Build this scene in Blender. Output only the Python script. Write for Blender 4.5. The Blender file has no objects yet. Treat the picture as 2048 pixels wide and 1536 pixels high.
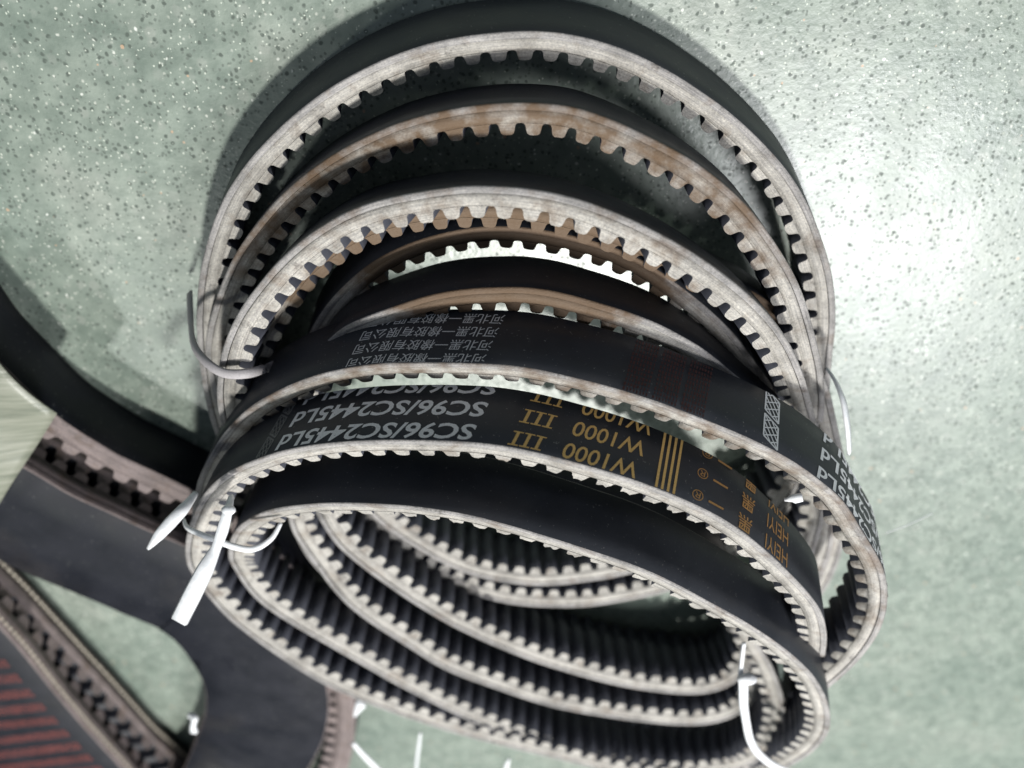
import bpy, bmesh, math, random
import numpy as np
from mathutils import Vector, Matrix
random.seed(7); rng = np.random.default_rng(7)
scene = bpy.context.scene
COL = scene.collection
R = math.radians

# ------------------------------------------------------------------ camera
cam_d = bpy.data.cameras.new('camera'); cam = bpy.data.objects.new('camera', cam_d); COL.objects.link(cam)
cam.location = (0, 0, 0.2805)
PITCH = 56.0
# the phone was held upside down: roll of 180 degrees about the view axis
fw = Vector((0, math.cos(R(PITCH)), -math.sin(R(PITCH)))); up = -Vector((0, math.sin(R(PITCH)), math.cos(R(PITCH))))
rt = fw.cross(up)
cam.matrix_world = Matrix(((rt.x, up.x, -fw.x, 0), (rt.y, up.y, -fw.y, 0), (rt.z, up.z, -fw.z, 0.2805), (0, 0, 0, 1)))
cam_d.sensor_width = 36; cam_d.lens = 27.0; cam_d.clip_start = 0.01; cam_d.clip_end = 60
cam_d.dof.use_dof = True; cam_d.dof.focus_distance = 0.255; cam_d.dof.aperture_fstop = 5.2
scene.camera = cam
scene.view_settings.view_transform = 'Standard'; scene.view_settings.look = 'None'
scene.view_settings.exposure = 0.0; scene.view_settings.gamma = 1

# ------------------------------------------------------------------ light: a dim workshop with two ceiling lamps
world = bpy.data.worlds.new('World'); scene.world = world; world.use_nodes = True
bg = world.node_tree.nodes['Background']; bg.inputs[0].default_value = (0.72, 0.83, 1.0, 1); bg.inputs[1].default_value = 0.19
def lamp(name, loc, target, size, power, colour):
    l = bpy.data.lights.new(name, 'AREA'); l.shape = 'DISK'; l.size = size; l.energy = power; l.color = colour
    o = bpy.data.objects.new(name, l); COL.objects.link(o); o.location = loc
    o.rotation_euler = (Vector(target) - Vector(loc)).to_track_quat('-Z', 'Y').to_euler()
    return o
lamp('ceiling_lamp', (-0.22, 1.08, 2.0), (0, .25, 0), 0.14, 57.0, (1.0, 0.99, 0.95))
lamp('side_ceiling_lamp', (-0.79, 0.68, 1.35), (0, .2, 0), 0.46, 18.5, (0.98, 0.98, 1.0))
lamp('far_ceiling_lamp', (1.15, 1.35, 1.9), (0, .25, 0), 0.14, 8.0, (0.95, 1.0, 0.93))

# ------------------------------------------------------------------ materials
def mat(name, rough=0.6, spec=0.5):
    m = bpy.data.materials.new(name); m.use_nodes = True
    nt = m.node_tree; b = nt.nodes['Principled BSDF']
    b.inputs['Roughness'].default_value = rough; b.inputs['Specular IOR Level'].default_value = spec
    return m, nt, b
def N(nt, t, **k):
    n = nt.nodes.new(t)
    for a, v in k.items():
        if a.startswith('i_'): n.inputs[int(a[2:])].default_value = v
        else: setattr(n, a, v)
    return n
def ramp(nt, stops, interp='LINEAR'):
    n = nt.nodes.new('ShaderNodeValToRGB'); n.color_ramp.interpolation = interp
    e = n.color_ramp.elements
    while len(e) > len(stops): e.remove(e[-1])
    while len(e) < len(stops): e.new(0.5)
    for q, (p, c) in zip(e, stops): q.position = p; q.color = c if len(c) == 4 else (*c, 1)
    return n
def noise(nt, vec, scale, detail=3, rough=0.55, dim='3D'):
    n = N(nt, 'ShaderNodeTexNoise'); n.inputs['Scale'].default_value = scale; n.inputs['Detail'].default_value = detail
    n.inputs['Roughness'].default_value = rough; nt.links.new(vec, n.inputs['Vector']); return n
def mix(nt, fac, a, b, mode='MIX'):
    n = N(nt, 'ShaderNodeMix', data_type='RGBA', blend_type=mode)
    for s, v in ((n.inputs[0], fac), (n.inputs[6], a), (n.inputs[7], b)):
        if hasattr(v, 'is_linked'): nt.links.new(v, s)
        else: s.default_value = v if not isinstance(v, tuple) or len(v) == 4 else (*v, 1)
    return n.outputs[2]
def bump(nt, b, h, strength, dist):
    n = N(nt, 'ShaderNodeBump'); n.inputs['Strength'].default_value = strength; n.inputs['Distance'].default_value = dist
    nt.links.new(h, n.inputs['Height']); nt.links.new(n.outputs[0], b.inputs['Normal'])

def floor_material():
    m, nt, b = mat('green_terrazzo', 0.3, 0.85); L = nt.links.new
    p = N(nt, 'ShaderNodeNewGeometry').outputs['Position']
    big = noise(nt, p, 14, 4); mid = noise(nt, p, 120, 4)
    base = ramp(nt, [(0.3, (0.160, 0.203, 0.172)), (0.55, (0.214, 0.255, 0.218)), (0.75, (0.270, 0.296, 0.260))]); L(big.outputs[0], base.inputs[0])
    mm = ramp(nt, [(0.35, (0.78, 0.80, 0.78)), (0.65, (1.14, 1.12, 1.1))]); L(mid.outputs[0], mm.inputs[0])
    c = mix(nt, 1.0, base.outputs[0], mm.outputs[0], 'MULTIPLY')
    wn = noise(nt, p, 300, 2); wv = N(nt, 'ShaderNodeVectorMath', operation='MULTIPLY_ADD'); L(wn.outputs['Color'], wv.inputs[0]); wv.inputs[1].default_value = (.0016,) * 3; L(p, wv.inputs[2])
    def chips(scale, lo, hi, thr):
        v = N(nt, 'ShaderNodeTexVoronoi'); v.inputs['Scale'].default_value = scale; L(wv.outputs[0], v.inputs['Vector'])
        d = ramp(nt, [(lo, (1, 1, 1)), (hi, (0, 0, 0))]); L(v.outputs['Distance'], d.inputs[0])
        sp = N(nt, 'ShaderNodeSeparateColor'); L(v.outputs['Color'], sp.inputs[0])
        g = N(nt, 'ShaderNodeMath', operation='LESS_THAN'); L(sp.outputs[0], g.inputs[0]); g.inputs[1].default_value = thr
        q = N(nt, 'ShaderNodeMath', operation='MULTIPLY'); L(d.outputs[0], q.inputs[0]); L(g.outputs[0], q.inputs[1])
        return q.outputs[0], sp.outputs[1]
    bgc, bv_ = chips(190, 0.30, 0.46, 0.45); br = ramp(nt, [(0.0, (.15, .19, .16)), (1.0, (.31, .33, .29))]); L(bv_, br.inputs[0])
    b5 = N(nt, 'ShaderNodeMath', operation='MULTIPLY'); L(bgc, b5.inputs[0]); b5.inputs[1].default_value = 0.45; c = mix(nt, b5.outputs[0], c, br.outputs[0])
    dk, dv = chips(460, 0.22, 0.42, 0.30); c = mix(nt, dk, c, (0.095, 0.115, 0.098))
    dk2, _ = chips(760, 0.25, 0.5, 0.20); c = mix(nt, dk2, c, (0.14, 0.165, 0.142))
    wt, wv_ = chips(520, 0.14, 0.36, 0.12); wr = ramp(nt, [(0.0, (.30, .33, .28)), (0.75, (.46, .48, .42)), (1.0, (.72, .74, .68))]); L(wv_, wr.inputs[0]); c = mix(nt, wt, c, wr.outputs[0])
    w2, _ = chips(1000, 0.2, 0.42, 0.10); c = mix(nt, w2, c, (0.50, 0.54, 0.46))
    bt, _ = chips(300, 0.14, 0.22, 0.035); c = mix(nt, bt, c, (0.42, 0.30, 0.20))
    # hairline cracks
    cn = noise(nt, p, 26, 5, .6); cv = N(nt, 'ShaderNodeVectorMath', operation='MULTIPLY_ADD'); L(cn.outputs['Color'], cv.inputs[0]); cv.inputs[1].default_value = (.03,) * 3; L(p, cv.inputs[2])
    cr = N(nt, 'ShaderNodeTexVoronoi', feature='DISTANCE_TO_EDGE'); cr.inputs['Scale'].default_value = 11; L(cv.outputs[0], cr.inputs['Vector'])
    cf = ramp(nt, [(0.0, (1, 1, 1)), (0.012, (0, 0, 0))]); L(cr.outputs[0], cf.inputs[0])
    msk = noise(nt, p, 9, 2); mk = ramp(nt, [(0.52, (0, 0, 0)), (0.62, (1, 1, 1))]); L(msk.outputs[0], mk.inputs[0])
    cm = N(nt, 'ShaderNodeMath', operation='MULTIPLY'); L(cf.outputs[0], cm.inputs[0]); L(mk.outputs[0], cm.inputs[1])
    cm2 = N(nt, 'ShaderNodeMath', operation='MULTIPLY'); L(cm.outputs[0], cm2.inputs[0]); cm2.inputs[1].default_value = 0.45
    c = mix(nt, cm2.outputs[0], c, (0.12, 0.14, 0.12))
    sp_ = N(nt, 'ShaderNodeMath', operation='ADD'); L(dk, sp_.inputs[0]); L(dk2, sp_.inputs[1]); sq_ = N(nt, 'ShaderNodeMath', operation='MULTIPLY_ADD'); L(sp_.outputs[0], sq_.inputs[0]); sq_.inputs[1].default_value = -0.5; sq_.inputs[2].default_value = 0.85; sq_.use_clamp = True; L(sq_.outputs[0], b.inputs['Specular IOR Level'])
    L(c, b.inputs['Base Color'])
    rr = ramp(nt, [(0.3, (.31,) * 3), (0.7, (.41,) * 3)]); L(noise(nt, p, 60, 4).outputs[0], rr.inputs[0]); L(rr.outputs[0], b.inputs['Roughness'])
    h1 = noise(nt, p, 420, 3); bump(nt, b, h1.outputs[0], 0.22, 0.0006)
    return m

def rubber(name, c1, c2, rough, bumps=0.15, dust=0.0, spec=0.4):
    m, nt, b = mat(name, rough, spec); L = nt.links.new
    p = N(nt, 'ShaderNodeNewGeometry').outputs['Position']
    n = noise(nt, p, 60, 5); r = ramp(nt, [(0.35, c1), (0.7, c2)]); L(n.outputs[0], r.inputs[0])
    c = r.outputs[0]
    if dust:
        d = noise(nt, p, 900, 2); dr = ramp(nt, [(0.68, (0, 0, 0)), (0.76, (dust,) * 3)]); L(d.outputs[0], dr.inputs[0])
        c = mix(nt, dr.outputs[0], c, (0.30, 0.30, 0.28))
        sc = noise(nt, p, 24, 3); sr = ramp(nt, [(0.55, (0, 0, 0)), (0.8, (dust * .5,) * 3)]); L(sc.outputs[0], sr.inputs[0])
        c = mix(nt, sr.outputs[0], c, (0.10, 0.085, 0.07))
    L(c, b.inputs['Base Color'])
    rr = ramp(nt, [(0.3, (rough - .08,) * 3), (0.7, (rough + .1,) * 3)]); L(n.outputs[0], rr.inputs[0]); L(rr.outputs[0], b.inputs['Roughness'])
    h = noise(nt, p, 1100, 3); bump(nt, b, h.outputs[0], bumps, 0.0004)
    return m

def cut_edge(name, light, dark, stainc=(0.115, 0.068, 0.034)):
    """the cut side of a belt: worn beige rubber and fabric; vertex attribute 'stain' marks where rust dust lies"""
    m, nt, b = mat(name, 0.72, 0.35); L = nt.links.new
    p = N(nt, 'ShaderNodeNewGeometry').outputs['Position']
    n = noise(nt, p, 85, 6, .65); r = ramp(nt, [(0.3, dark), (0.58, light)]); L(n.outputs[0], r.inputs[0])
    g = noise(nt, p, 1500, 3, .7); gr = ramp(nt, [(0.3, (.66, .66, .68)), (0.7, (1.22, 1.2, 1.16))]); L(g.outputs[0], gr.inputs[0])
    c = mix(nt, 1.0, r.outputs[0], gr.outputs[0], 'MULTIPLY')
    dp = N(nt, 'ShaderNodeAttribute', attribute_name='dep'); dm = N(nt, 'ShaderNodeMath', operation='MULTIPLY'); L(dp.outputs['Fac'], dm.inputs[0]); dm.inputs[1].default_value = 2600
    sx = N(nt, 'ShaderNodeSeparateXYZ'); L(p, sx.inputs[0]); cx = N(nt, 'ShaderNodeCombineXYZ'); L(dm.outputs[0], cx.inputs[0])
    for a_, b_ in ((0, 1), (1, 2)):
        q_ = N(nt, 'ShaderNodeMath', operation='MULTIPLY'); L(sx.outputs[a_], q_.inputs[0]); q_.inputs[1].default_value = 55; L(q_.outputs[0], cx.inputs[b_])
    ln = noise(nt, cx.outputs[0], 1.0, 3, .6); lr = ramp(nt, [(0.32, (.70, .70, .71)), (0.62, (1.12, 1.11, 1.09))]); L(ln.outputs[0], lr.inputs[0])
    c = mix(nt, 1.0, c, lr.outputs[0], 'MULTIPLY')
    sn = noise(nt, p, 160, 4, .7); sr = ramp(nt, [(0.60, (0, 0, 0)), (0.72, (.75,) * 3)]); L(sn.outputs[0], sr.inputs[0])
    c = mix(nt, sr.outputs[0], c, (0.085, 0.078, 0.072))
    at = N(nt, 'ShaderNodeAttribute', attribute_name='stain')
    tn = noise(nt, p, 130, 4); ma = N(nt, 'ShaderNodeMath', operation='MULTIPLY_ADD'); L(tn.outputs[0], ma.inputs[0]); ma.inputs[1].default_value = 1.1; L(at.outputs['Fac'], ma.inputs[2])
    tr = ramp(nt, [(0.6, (0, 0, 0)), (1.5, (.9,) * 3)]); L(ma.outputs[0], tr.inputs[0])
    c = mix(nt, tr.outputs[0], c, (*stainc, 1))
    L(c, b.inputs['Base Color'])
    h = noise(nt, p, 1300, 4, .7); bump(nt, b, h.outputs[0], 0.55, 0.0006)
    return m

M_FLOOR = floor_material()
M_BACK = rubber('belt_back_rubber', (0.024, 0.027, 0.034), (0.037, 0.041, 0.050), 0.48, .16, .5)
M_RIB = rubber('belt_tooth_rubber', (0.040, 0.043, 0.056), (0.058, 0.061, 0.076), 0.58, .25, .25)
M_EDGE = cut_edge('cut_belt_edge', (0.47, 0.455, 0.425), (0.27, 0.258, 0.238))
M_BEDGE = cut_edge('cut_backing_edge', (0.37, 0.36, 0.355), (0.20, 0.195, 0.19))
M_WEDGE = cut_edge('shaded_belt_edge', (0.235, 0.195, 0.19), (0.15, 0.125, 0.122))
M_WRIB = rubber('wide_belt_rubber', (0.005, 0.006, 0.010), (0.010, 0.011, 0.017), 0.5, .12, .35, 0.3)
def flat_paint(name, c, var):
    m, nt, b = mat(name, 0.6, 0.4); L = nt.links.new
    p = N(nt, 'ShaderNodeNewGeometry').outputs['Position']
    n = noise(nt, p, 1900, 4, .75); r = ramp(nt, [(0.27, tuple(x * (1 - var) * .5 for x in c)), (0.38, tuple(x * (1 - var * .5) for x in c)), (0.7, tuple(min(1, x * (1 + var)) for x in c))]); L(n.outputs[0], r.inputs[0]); L(r.outputs[0], b.inputs['Base Color'])
    return m
M_SILVER = flat_paint('silver_print', (0.78, 0.79, 0.80), .15)
M_PALE = flat_paint('pale_print', (0.72, 0.73, 0.73), .2)
M_DIM = flat_paint('worn_silver_print', (0.17, 0.175, 0.175), .4)
M_GOLD = flat_paint('gold_print', (0.78, 0.50, 0.17), .2)
M_BRONZE = flat_paint('bronze_print', (0.46, 0.25, 0.085), .3)
M_RED = flat_paint('faint_red_print', (0.075, 0.026, 0.024), .4)
M_RED2 = flat_paint('red_print', (0.19, 0.05, 0.042), .45)
M_CORD = flat_paint('cord_end', (0.80, 0.70, 0.58), .25)
def plastic():
    m, nt, b = mat('white_tie_plastic', 0.32, 0.5); L = nt.links.new
    p = N(nt, 'ShaderNodeNewGeometry').outputs['Position']
    n = noise(nt, p, 300, 3); r = ramp(nt, [(0.3, (.70, .72, .74)), (0.7, (.86, .87, .88))]); L(n.outputs[0], r.inputs[0]); L(r.outputs[0], b.inputs['Base Color'])
    b.inputs['Subsurface Weight'].default_value = 0.15; b.inputs['Subsurface Radius'].default_value = (.002, .002, .002); b.inputs['Subsurface Scale'].default_value = 0.5
    bump(nt, b, n.outputs[0], .2, .0008)
    return m
M_TIE = plastic()
M_SHADETIE = flat_paint('shaded_tie_plastic', (0.36, 0.34, 0.345), .2)  # darker copy of the tie plastic; the left tie's shade is put into this grey
def tape():
    m, nt, b = mat('olive_tape', 0.4, 0.5); L = nt.links.new
    tc = N(nt, 'ShaderNodeTexCoord').outputs['Object']
    mp = N(nt, 'ShaderNodeMapping'); mp.inputs['Scale'].default_value = (1, 14, 1); mp.inputs['Rotation'].default_value = (0, 0, 0); L(tc, mp.inputs[0])
    n = noise(nt, mp.outputs[0], 22, 5, .6); r = ramp(nt, [(0.3, (.13, .145, .11)), (0.5, (.215, .225, .175)), (0.75, (.31, .31, .26))]); L(n.outputs[0], r.inputs[0]); L(r.outputs[0], b.inputs['Base Color'])
    bump(nt, b, n.outputs[0], .4, .001)
    return m
M_TAPE = tape()

# ------------------------------------------------------------------ helpers
def link(name, me, parent=None):
    o = bpy.data.objects.new(name, me); COL.objects.link(o)
    if parent: o.parent = parent
    return o
def mesh(name, verts, faces, mats, midx=None, smooth=True):
    me = bpy.data.meshes.new(name); me.from_pydata([tuple(v) for v in verts], [], faces)
    for m in mats: me.materials.append(m)
    if midx is not None: me.polygons.foreach_set('material_index', midx)
    if smooth: me.polygons.foreach_set('use_smooth', [True] * len(me.polygons))
    me.update(); return me
def thing(name, label, cat, group=None, loc=(0, 0, 0)):
    o = bpy.data.objects.new(name, None); COL.objects.link(o); o.location = loc; o.empty_display_size = .01
    o['label'] = label; o['category'] = cat
    if group: o['group'] = group
    return o
def tag(o, label, cat, group=None):
    o['label'] = label; o['category'] = cat
    if group: o['group'] = group

# ------------------------------------------------------------------ floor
def make_floor():
    s = 4.0
    me = mesh('floor', [(-s, -s, 0), (s, -s, 0), (s, s, 0), (-s, s, 0)], [(0, 1, 2, 3)], [M_FLOOR], smooth=False)
    o = link('floor', me); o['kind'] = 'structure'
make_floor()

# ------------------------------------------------------------------ belts: closed curves of the top outer rim, metres * 1e4, with the width direction * 100
DATA = {
'coil1': [1237,1987,267,0,26,97,1244,1907,266,0,28,96,1244,1827,265,0,28,96,1240,1747,265,0,27,96,1233,1668,265,0,27,96,1224,1588,264,0,27,96,1212,1509,264,0,27,96,1196,1430,264,0,27,96,1176,1353,263,0,27,96,1153,1276,263,0,27,96,1125,1201,262,0,27,96,1093,1128,262,0,27,96,1057,1056,261,0,27,96,1017,987,260,0,27,96,971,921,259,0,27,96,919,860,259,0,27,96,864,803,259,0,27,96,804,749,259,0,27,96,743,698,259,0,27,96,678,650,258,0,27,96,611,606,258,0,27,96,542,567,257,0,27,96,470,532,257,0,27,96,396,501,256,0,27,96,320,475,256,0,27,96,243,454,255,0,27,96,164,439,255,0,27,96,85,429,255,0,27,96,5,423,254,0,27,96,-75,422,253,0,27,96,-155,428,253,0,27,96,-234,442,253,0,27,96,-311,462,254,0,27,96,-387,489,255,0,27,96,-460,521,257,0,27,96,-532,557,258,0,27,96,-601,597,259,0,27,96,-669,639,259,0,27,96,-734,685,259,0,27,96,-798,735,259,0,27,96,-858,787,259,0,27,96,-916,842,259,0,27,96,-970,902,259,0,27,96,-1018,965,260,0,27,96,-1062,1033,261,0,27,96,-1101,1102,261,0,27,96,-1138,1173,262,0,27,96,-1171,1246,262,0,27,96,-1198,1322,262,0,27,96,-1219,1399,263,0,27,96,-1235,1477,264,0,27,96,-1246,1557,264,0,27,96,-1258,1636,265,0,26,97,-1271,1715,265,0,21,98,-1287,1793,265,0,12,99,-1300,1873,265,0,5,100,-1307,1952,265,0,0,100,-1309,2032,265,0,-2,100,-1309,2112,266,0,-2,100,-1303,2192,267,0,-1,100,-1290,2271,267,0,-1,100,-1269,2348,268,0,0,100,-1238,2422,269,0,0,100,-1200,2493,269,0,0,100,-1157,2560,269,0,0,100,-1110,2625,269,0,0,100,-1059,2687,269,0,0,100,-1004,2745,269,0,0,100,-946,2801,270,0,0,100,-885,2852,271,0,0,100,-820,2899,273,0,0,100,-750,2938,273,0,0,100,-676,2968,272,0,0,100,-600,2993,270,0,0,100,-523,3014,270,0,0,100,-445,3031,271,0,0,100,-366,3044,272,0,0,100,-286,3049,272,0,0,100,-206,3049,271,0,0,100,-126,3044,272,0,0,100,-46,3034,272,0,0,100,32,3017,272,0,0,100,109,2993,272,0,0,100,183,2964,272,0,0,100,255,2930,272,0,0,100,324,2889,273,0,0,100,388,2841,273,0,0,100,447,2787,272,0,0,100,499,2726,271,0,0,100,546,2661,271,0,0,100,589,2593,272,0,0,100,628,2523,274,0,0,100,669,2455,275,0,0,100,721,2395,278,0,0,100,787,2349,284,0,0,100,858,2314,294,0,0,100,929,2279,303,0,0,100,995,2234,308,0,0,100,1050,2176,307,0,0,100,1094,2109,303,0,0,100,1128,2037,299,0,0,100,1156,1962,294,0,0,100,1178,1885,288,0,0,100,1193,1807,282,0,0,100,1201,1728,274,0,0,100,1202,1648,269,0,0,100,1193,1568,267,0,0,100,1170,1492,271,0,0,100,1139,1418,277,0,0,100,1104,1346,285,0,0,100,1066,1277,293,0,0,100,1025,1208,301,0,0,100,981,1142,310,0,0,100,932,1080,319,0,0,100,879,1020,328,0,0,100,824,962,337,0,0,100,767,907,346,0,0,100,706,856,355,0,0,100,642,809,364,0,0,100,575,765,373,0,0,100,506,726,382,0,0,100,434,691,390,0,0,100,361,660,398,0,0,100,286,635,407,0,0,100,208,615,415,0,0,100,130,600,423,0,0,100,51,590,430,0,0,100,-29,586,435,0,0,100,-109,588,441,0,0,100,-188,598,446,0,0,100,-265,619,454,0,0,100,-340,646,461,0,0,100,-413,678,467,0,0,100,-485,712,471,0,0,100,-556,750,474,0,0,100,-623,794,476,0,0,100,-687,842,478,0,0,100,-747,895,480,0,0,100,-802,953,482,0,0,100,-854,1014,483,0,0,100,-903,1077,483,0,0,100,-949,1142,481,0,0,100,-990,1211,480,0,0,100,-1026,1283,478,0,0,100,-1060,1355,475,0,0,100,-1093,1428,469,0,0,100,-1125,1501,461,0,0,100,-1153,1575,447,0,0,100,-1180,1648,427,0,0,100,-1204,1721,405,0,0,100,-1225,1795,384,0,0,100,-1239,1872,366,0,0,100,-1245,1950,354,0,0,100,-1244,2030,347,0,0,100,-1237,2110,345,0,0,100,-1222,2189,346,0,0,100,-1199,2265,349,0,0,100,-1164,2337,352,0,0,100,-1117,2402,353,0,0,100,-1061,2459,351,0,0,100,-1000,2511,347,0,0,100,-938,2561,341,0,0,100,-875,2609,332,0,0,100,-811,2656,319,0,0,100,-746,2701,305,0,0,100,-680,2743,290,0,0,100,-611,2782,279,0,0,100,-539,2818,271,0,0,100,-465,2847,267,0,0,100,-388,2868,263,0,0,100,-309,2884,262,0,0,100,-230,2895,263,0,0,100,-150,2900,264,0,0,100,-70,2896,264,0,0,100,9,2883,263,0,0,100,87,2865,263,0,0,100,163,2839,263,0,0,100,236,2806,263,0,0,100,304,2765,262,0,0,100,369,2718,261,0,0,100,429,2665,262,0,0,100,486,2609,264,0,0,100,538,2549,271,0,0,100,582,2483,284,0,0,100,611,2413,308,0,0,100,631,2341,338,0,0,100,659,2272,366,0,0,100,711,2214,387,0,0,100,776,2171,402,0,0,100,845,2133,415,0,0,100,914,2093,423,0,0,100,978,2046,428,0,0,100,1034,1989,431,0,0,100,1080,1923,435,0,0,100,1107,1849,445,0,-2,100,1111,1771,464,0,-5,100,1099,1695,486,0,-9,100,1083,1619,504,0,-11,99,1062,1543,517,0,-12,99,1036,1468,527,0,-12,99,1006,1394,535,0,-12,99,970,1323,538,0,-12,99,928,1255,535,0,-12,99,879,1191,531,0,-12,99,826,1131,531,0,-12,99,771,1073,534,0,-12,99,712,1019,538,0,-12,99,650,969,544,0,-12,99,584,924,550,0,-12,99,515,884,556,0,-12,99,442,852,564,0,-12,99,366,828,573,0,-12,99,289,810,582,0,-12,99,210,795,588,0,-12,99,131,785,594,0,-12,99,51,783,601,0,-12,99,-29,787,606,0,-12,99,-108,797,612,0,-12,99,-186,814,617,0,-12,99,-262,838,623,0,-12,99,-337,867,628,0,-12,99,-409,900,632,0,-12,99,-481,937,635,0,-12,99,-550,977,638,0,-12,99,-617,1021,640,0,-12,99,-681,1068,641,0,-12,99,-744,1118,641,0,-12,99,-803,1172,639,0,-12,99,-858,1230,636,0,-12,99,-907,1293,630,0,-12,99,-951,1359,618,0,-11,99,-990,1425,595,0,-10,100,-1027,1489,564,0,-7,100,-1062,1553,531,0,-5,100,-1096,1618,499,0,-3,100,-1129,1685,471,0,-1,100,-1163,1755,450,0,0,100,-1196,1827,436,0,1,100,-1228,1899,427,0,0,100,-1257,1973,420,0,0,100,-1283,2049,415,0,0,100,-1304,2126,410,0,0,100,-1321,2205,406,0,0,100,-1334,2283,402,0,0,100,-1344,2363,399,0,0,100,-1349,2443,395,0,0,100,-1350,2523,391,0,0,100,-1345,2602,387,0,0,100,-1336,2682,382,0,0,100,-1323,2761,378,0,0,100,-1305,2839,375,0,0,100,-1281,2915,371,0,0,100,-1256,2991,369,0,0,100,-1237,3069,369,0,0,100,-1229,3148,372,0,0,100,-1227,3228,378,0,0,100,-1216,3307,387,0,0,100,-1192,3382,399,0,0,100,-1148,3448,410,0,0,100,-1085,3496,419,0,0,100,-1011,3525,424,0,0,100,-932,3535,425,0,0,100,-852,3532,425,0,0,100,-773,3520,425,0,0,100,-694,3504,425,0,0,100,-617,3484,426,0,0,100,-540,3460,426,0,0,100,-465,3433,426,0,0,100,-390,3403,425,0,0,100,-317,3371,425,0,0,100,-245,3337,425,0,0,100,-173,3301,426,0,0,100,-103,3262,427,0,0,100,-34,3221,427,0,0,100,33,3178,428,0,0,100,99,3133,429,0,0,100,164,3086,430,0,0,100,227,3037,431,0,0,100,289,2986,433,0,0,100,348,2932,434,0,0,100,406,2876,435,0,0,100,461,2818,437,0,0,100,514,2759,439,0,0,100,566,2698,441,0,0,100,617,2636,443,0,0,100,666,2573,445,0,0,100,713,2508,447,0,0,100,756,2440,447,0,0,100,791,2368,442,0,0,100,820,2295,431,0,0,100,852,2223,413,0,0,100,897,2160,397,0,0,100,961,2112,390,0,0,100,1026,2066,387,0,0,100,1080,2007,382,0,-1,100,1113,1935,373,0,-3,100,1126,1856,366,0,-4,100,1118,1777,362,0,-5,100,1095,1700,361,0,-5,100,1065,1626,363,0,-5,100,1032,1553,364,0,-5,100,996,1482,364,0,-5,100,955,1413,362,0,-5,100,911,1346,357,0,-5,100,864,1282,353,0,-5,100,814,1219,350,0,-5,100,760,1160,351,0,-5,100,700,1107,353,0,-5,100,636,1059,356,0,-5,100,568,1017,359,0,-5,100,496,981,362,0,-5,100,421,953,366,0,-5,100,344,932,371,0,-5,100,265,919,376,0,-5,100,186,911,380,0,-5,100,106,908,384,0,-5,100,26,909,387,0,-5,100,-54,915,389,0,-5,100,-133,927,392,0,-5,100,-211,945,395,0,-5,100,-287,969,398,0,-5,100,-362,996,401,0,-5,100,-436,1027,404,0,-5,100,-509,1061,406,0,-5,100,-581,1096,408,0,-5,100,-652,1133,410,0,-5,100,-723,1171,410,0,-5,100,-794,1207,409,0,-5,100,-864,1245,406,0,-5,100,-930,1291,405,0,-5,100,-989,1345,405,0,-5,100,-1040,1406,407,0,-5,100,-1088,1471,408,0,-5,100,-1134,1536,406,0,-5,100,-1178,1603,403,0,-5,100,-1217,1673,400,0,-5,100,-1249,1746,395,0,-5,100,-1281,1819,386,0,-4,100,-1313,1891,373,0,-3,100,-1346,1963,358,0,-2,100,-1377,2035,343,0,-1,100,-1407,2108,329,0,-1,100,-1435,2182,315,0,0,100,-1461,2256,303,0,0,100,-1486,2332,292,0,0,100,-1509,2408,281,0,0,100,-1528,2485,271,0,0,100,-1544,2563,262,0,0,100,-1553,2642,253,0,0,100,-1558,2722,252,0,0,100,-1557,2802,252,0,0,100,-1550,2881,252,0,0,100,-1536,2960,252,0,0,100,-1517,3038,252,0,0,100,-1490,3114,252,0,0,100,-1459,3187,252,0,0,100,-1423,3259,252,0,0,100,-1385,3329,252,0,0,100,-1343,3397,253,0,0,100,-1297,3462,262,0,0,100,-1245,3522,270,0,0,100,-1183,3573,277,0,0,100,-1112,3609,280,0,0,100,-1034,3627,280,0,0,100,-954,3631,276,0,0,100,-875,3623,271,0,0,100,-796,3610,268,0,0,100,-717,3596,268,0,0,100,-639,3579,268,0,0,100,-562,3558,268,0,0,100,-485,3533,268,0,0,100,-410,3506,267,0,0,100,-336,3477,267,0,0,100,-262,3445,267,0,0,100,-189,3412,267,0,0,100,-117,3377,267,0,0,100,-47,3339,267,0,0,100,23,3299,267,0,0,100,91,3257,267,0,0,100,158,3213,267,0,0,100,224,3168,267,0,0,100,289,3121,268,0,0,100,351,3071,268,0,0,100,412,3018,268,0,0,100,471,2964,267,0,0,100,527,2907,267,0,0,100,582,2849,267,0,0,100,635,2789,266,0,0,100,686,2727,265,0,0,100,734,2663,261,0,0,100,781,2599,255,0,0,100,833,2537,252,0,0,100,898,2496,267,0,0,100,967,2458,276,0,-1,100,1031,2409,276,0,-1,100,1088,2353,275,0,0,100,1136,2289,273,0,3,100,1173,2218,271,0,9,100,1201,2143,269,0,16,99,1222,2066,267,0,22,98],
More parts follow.
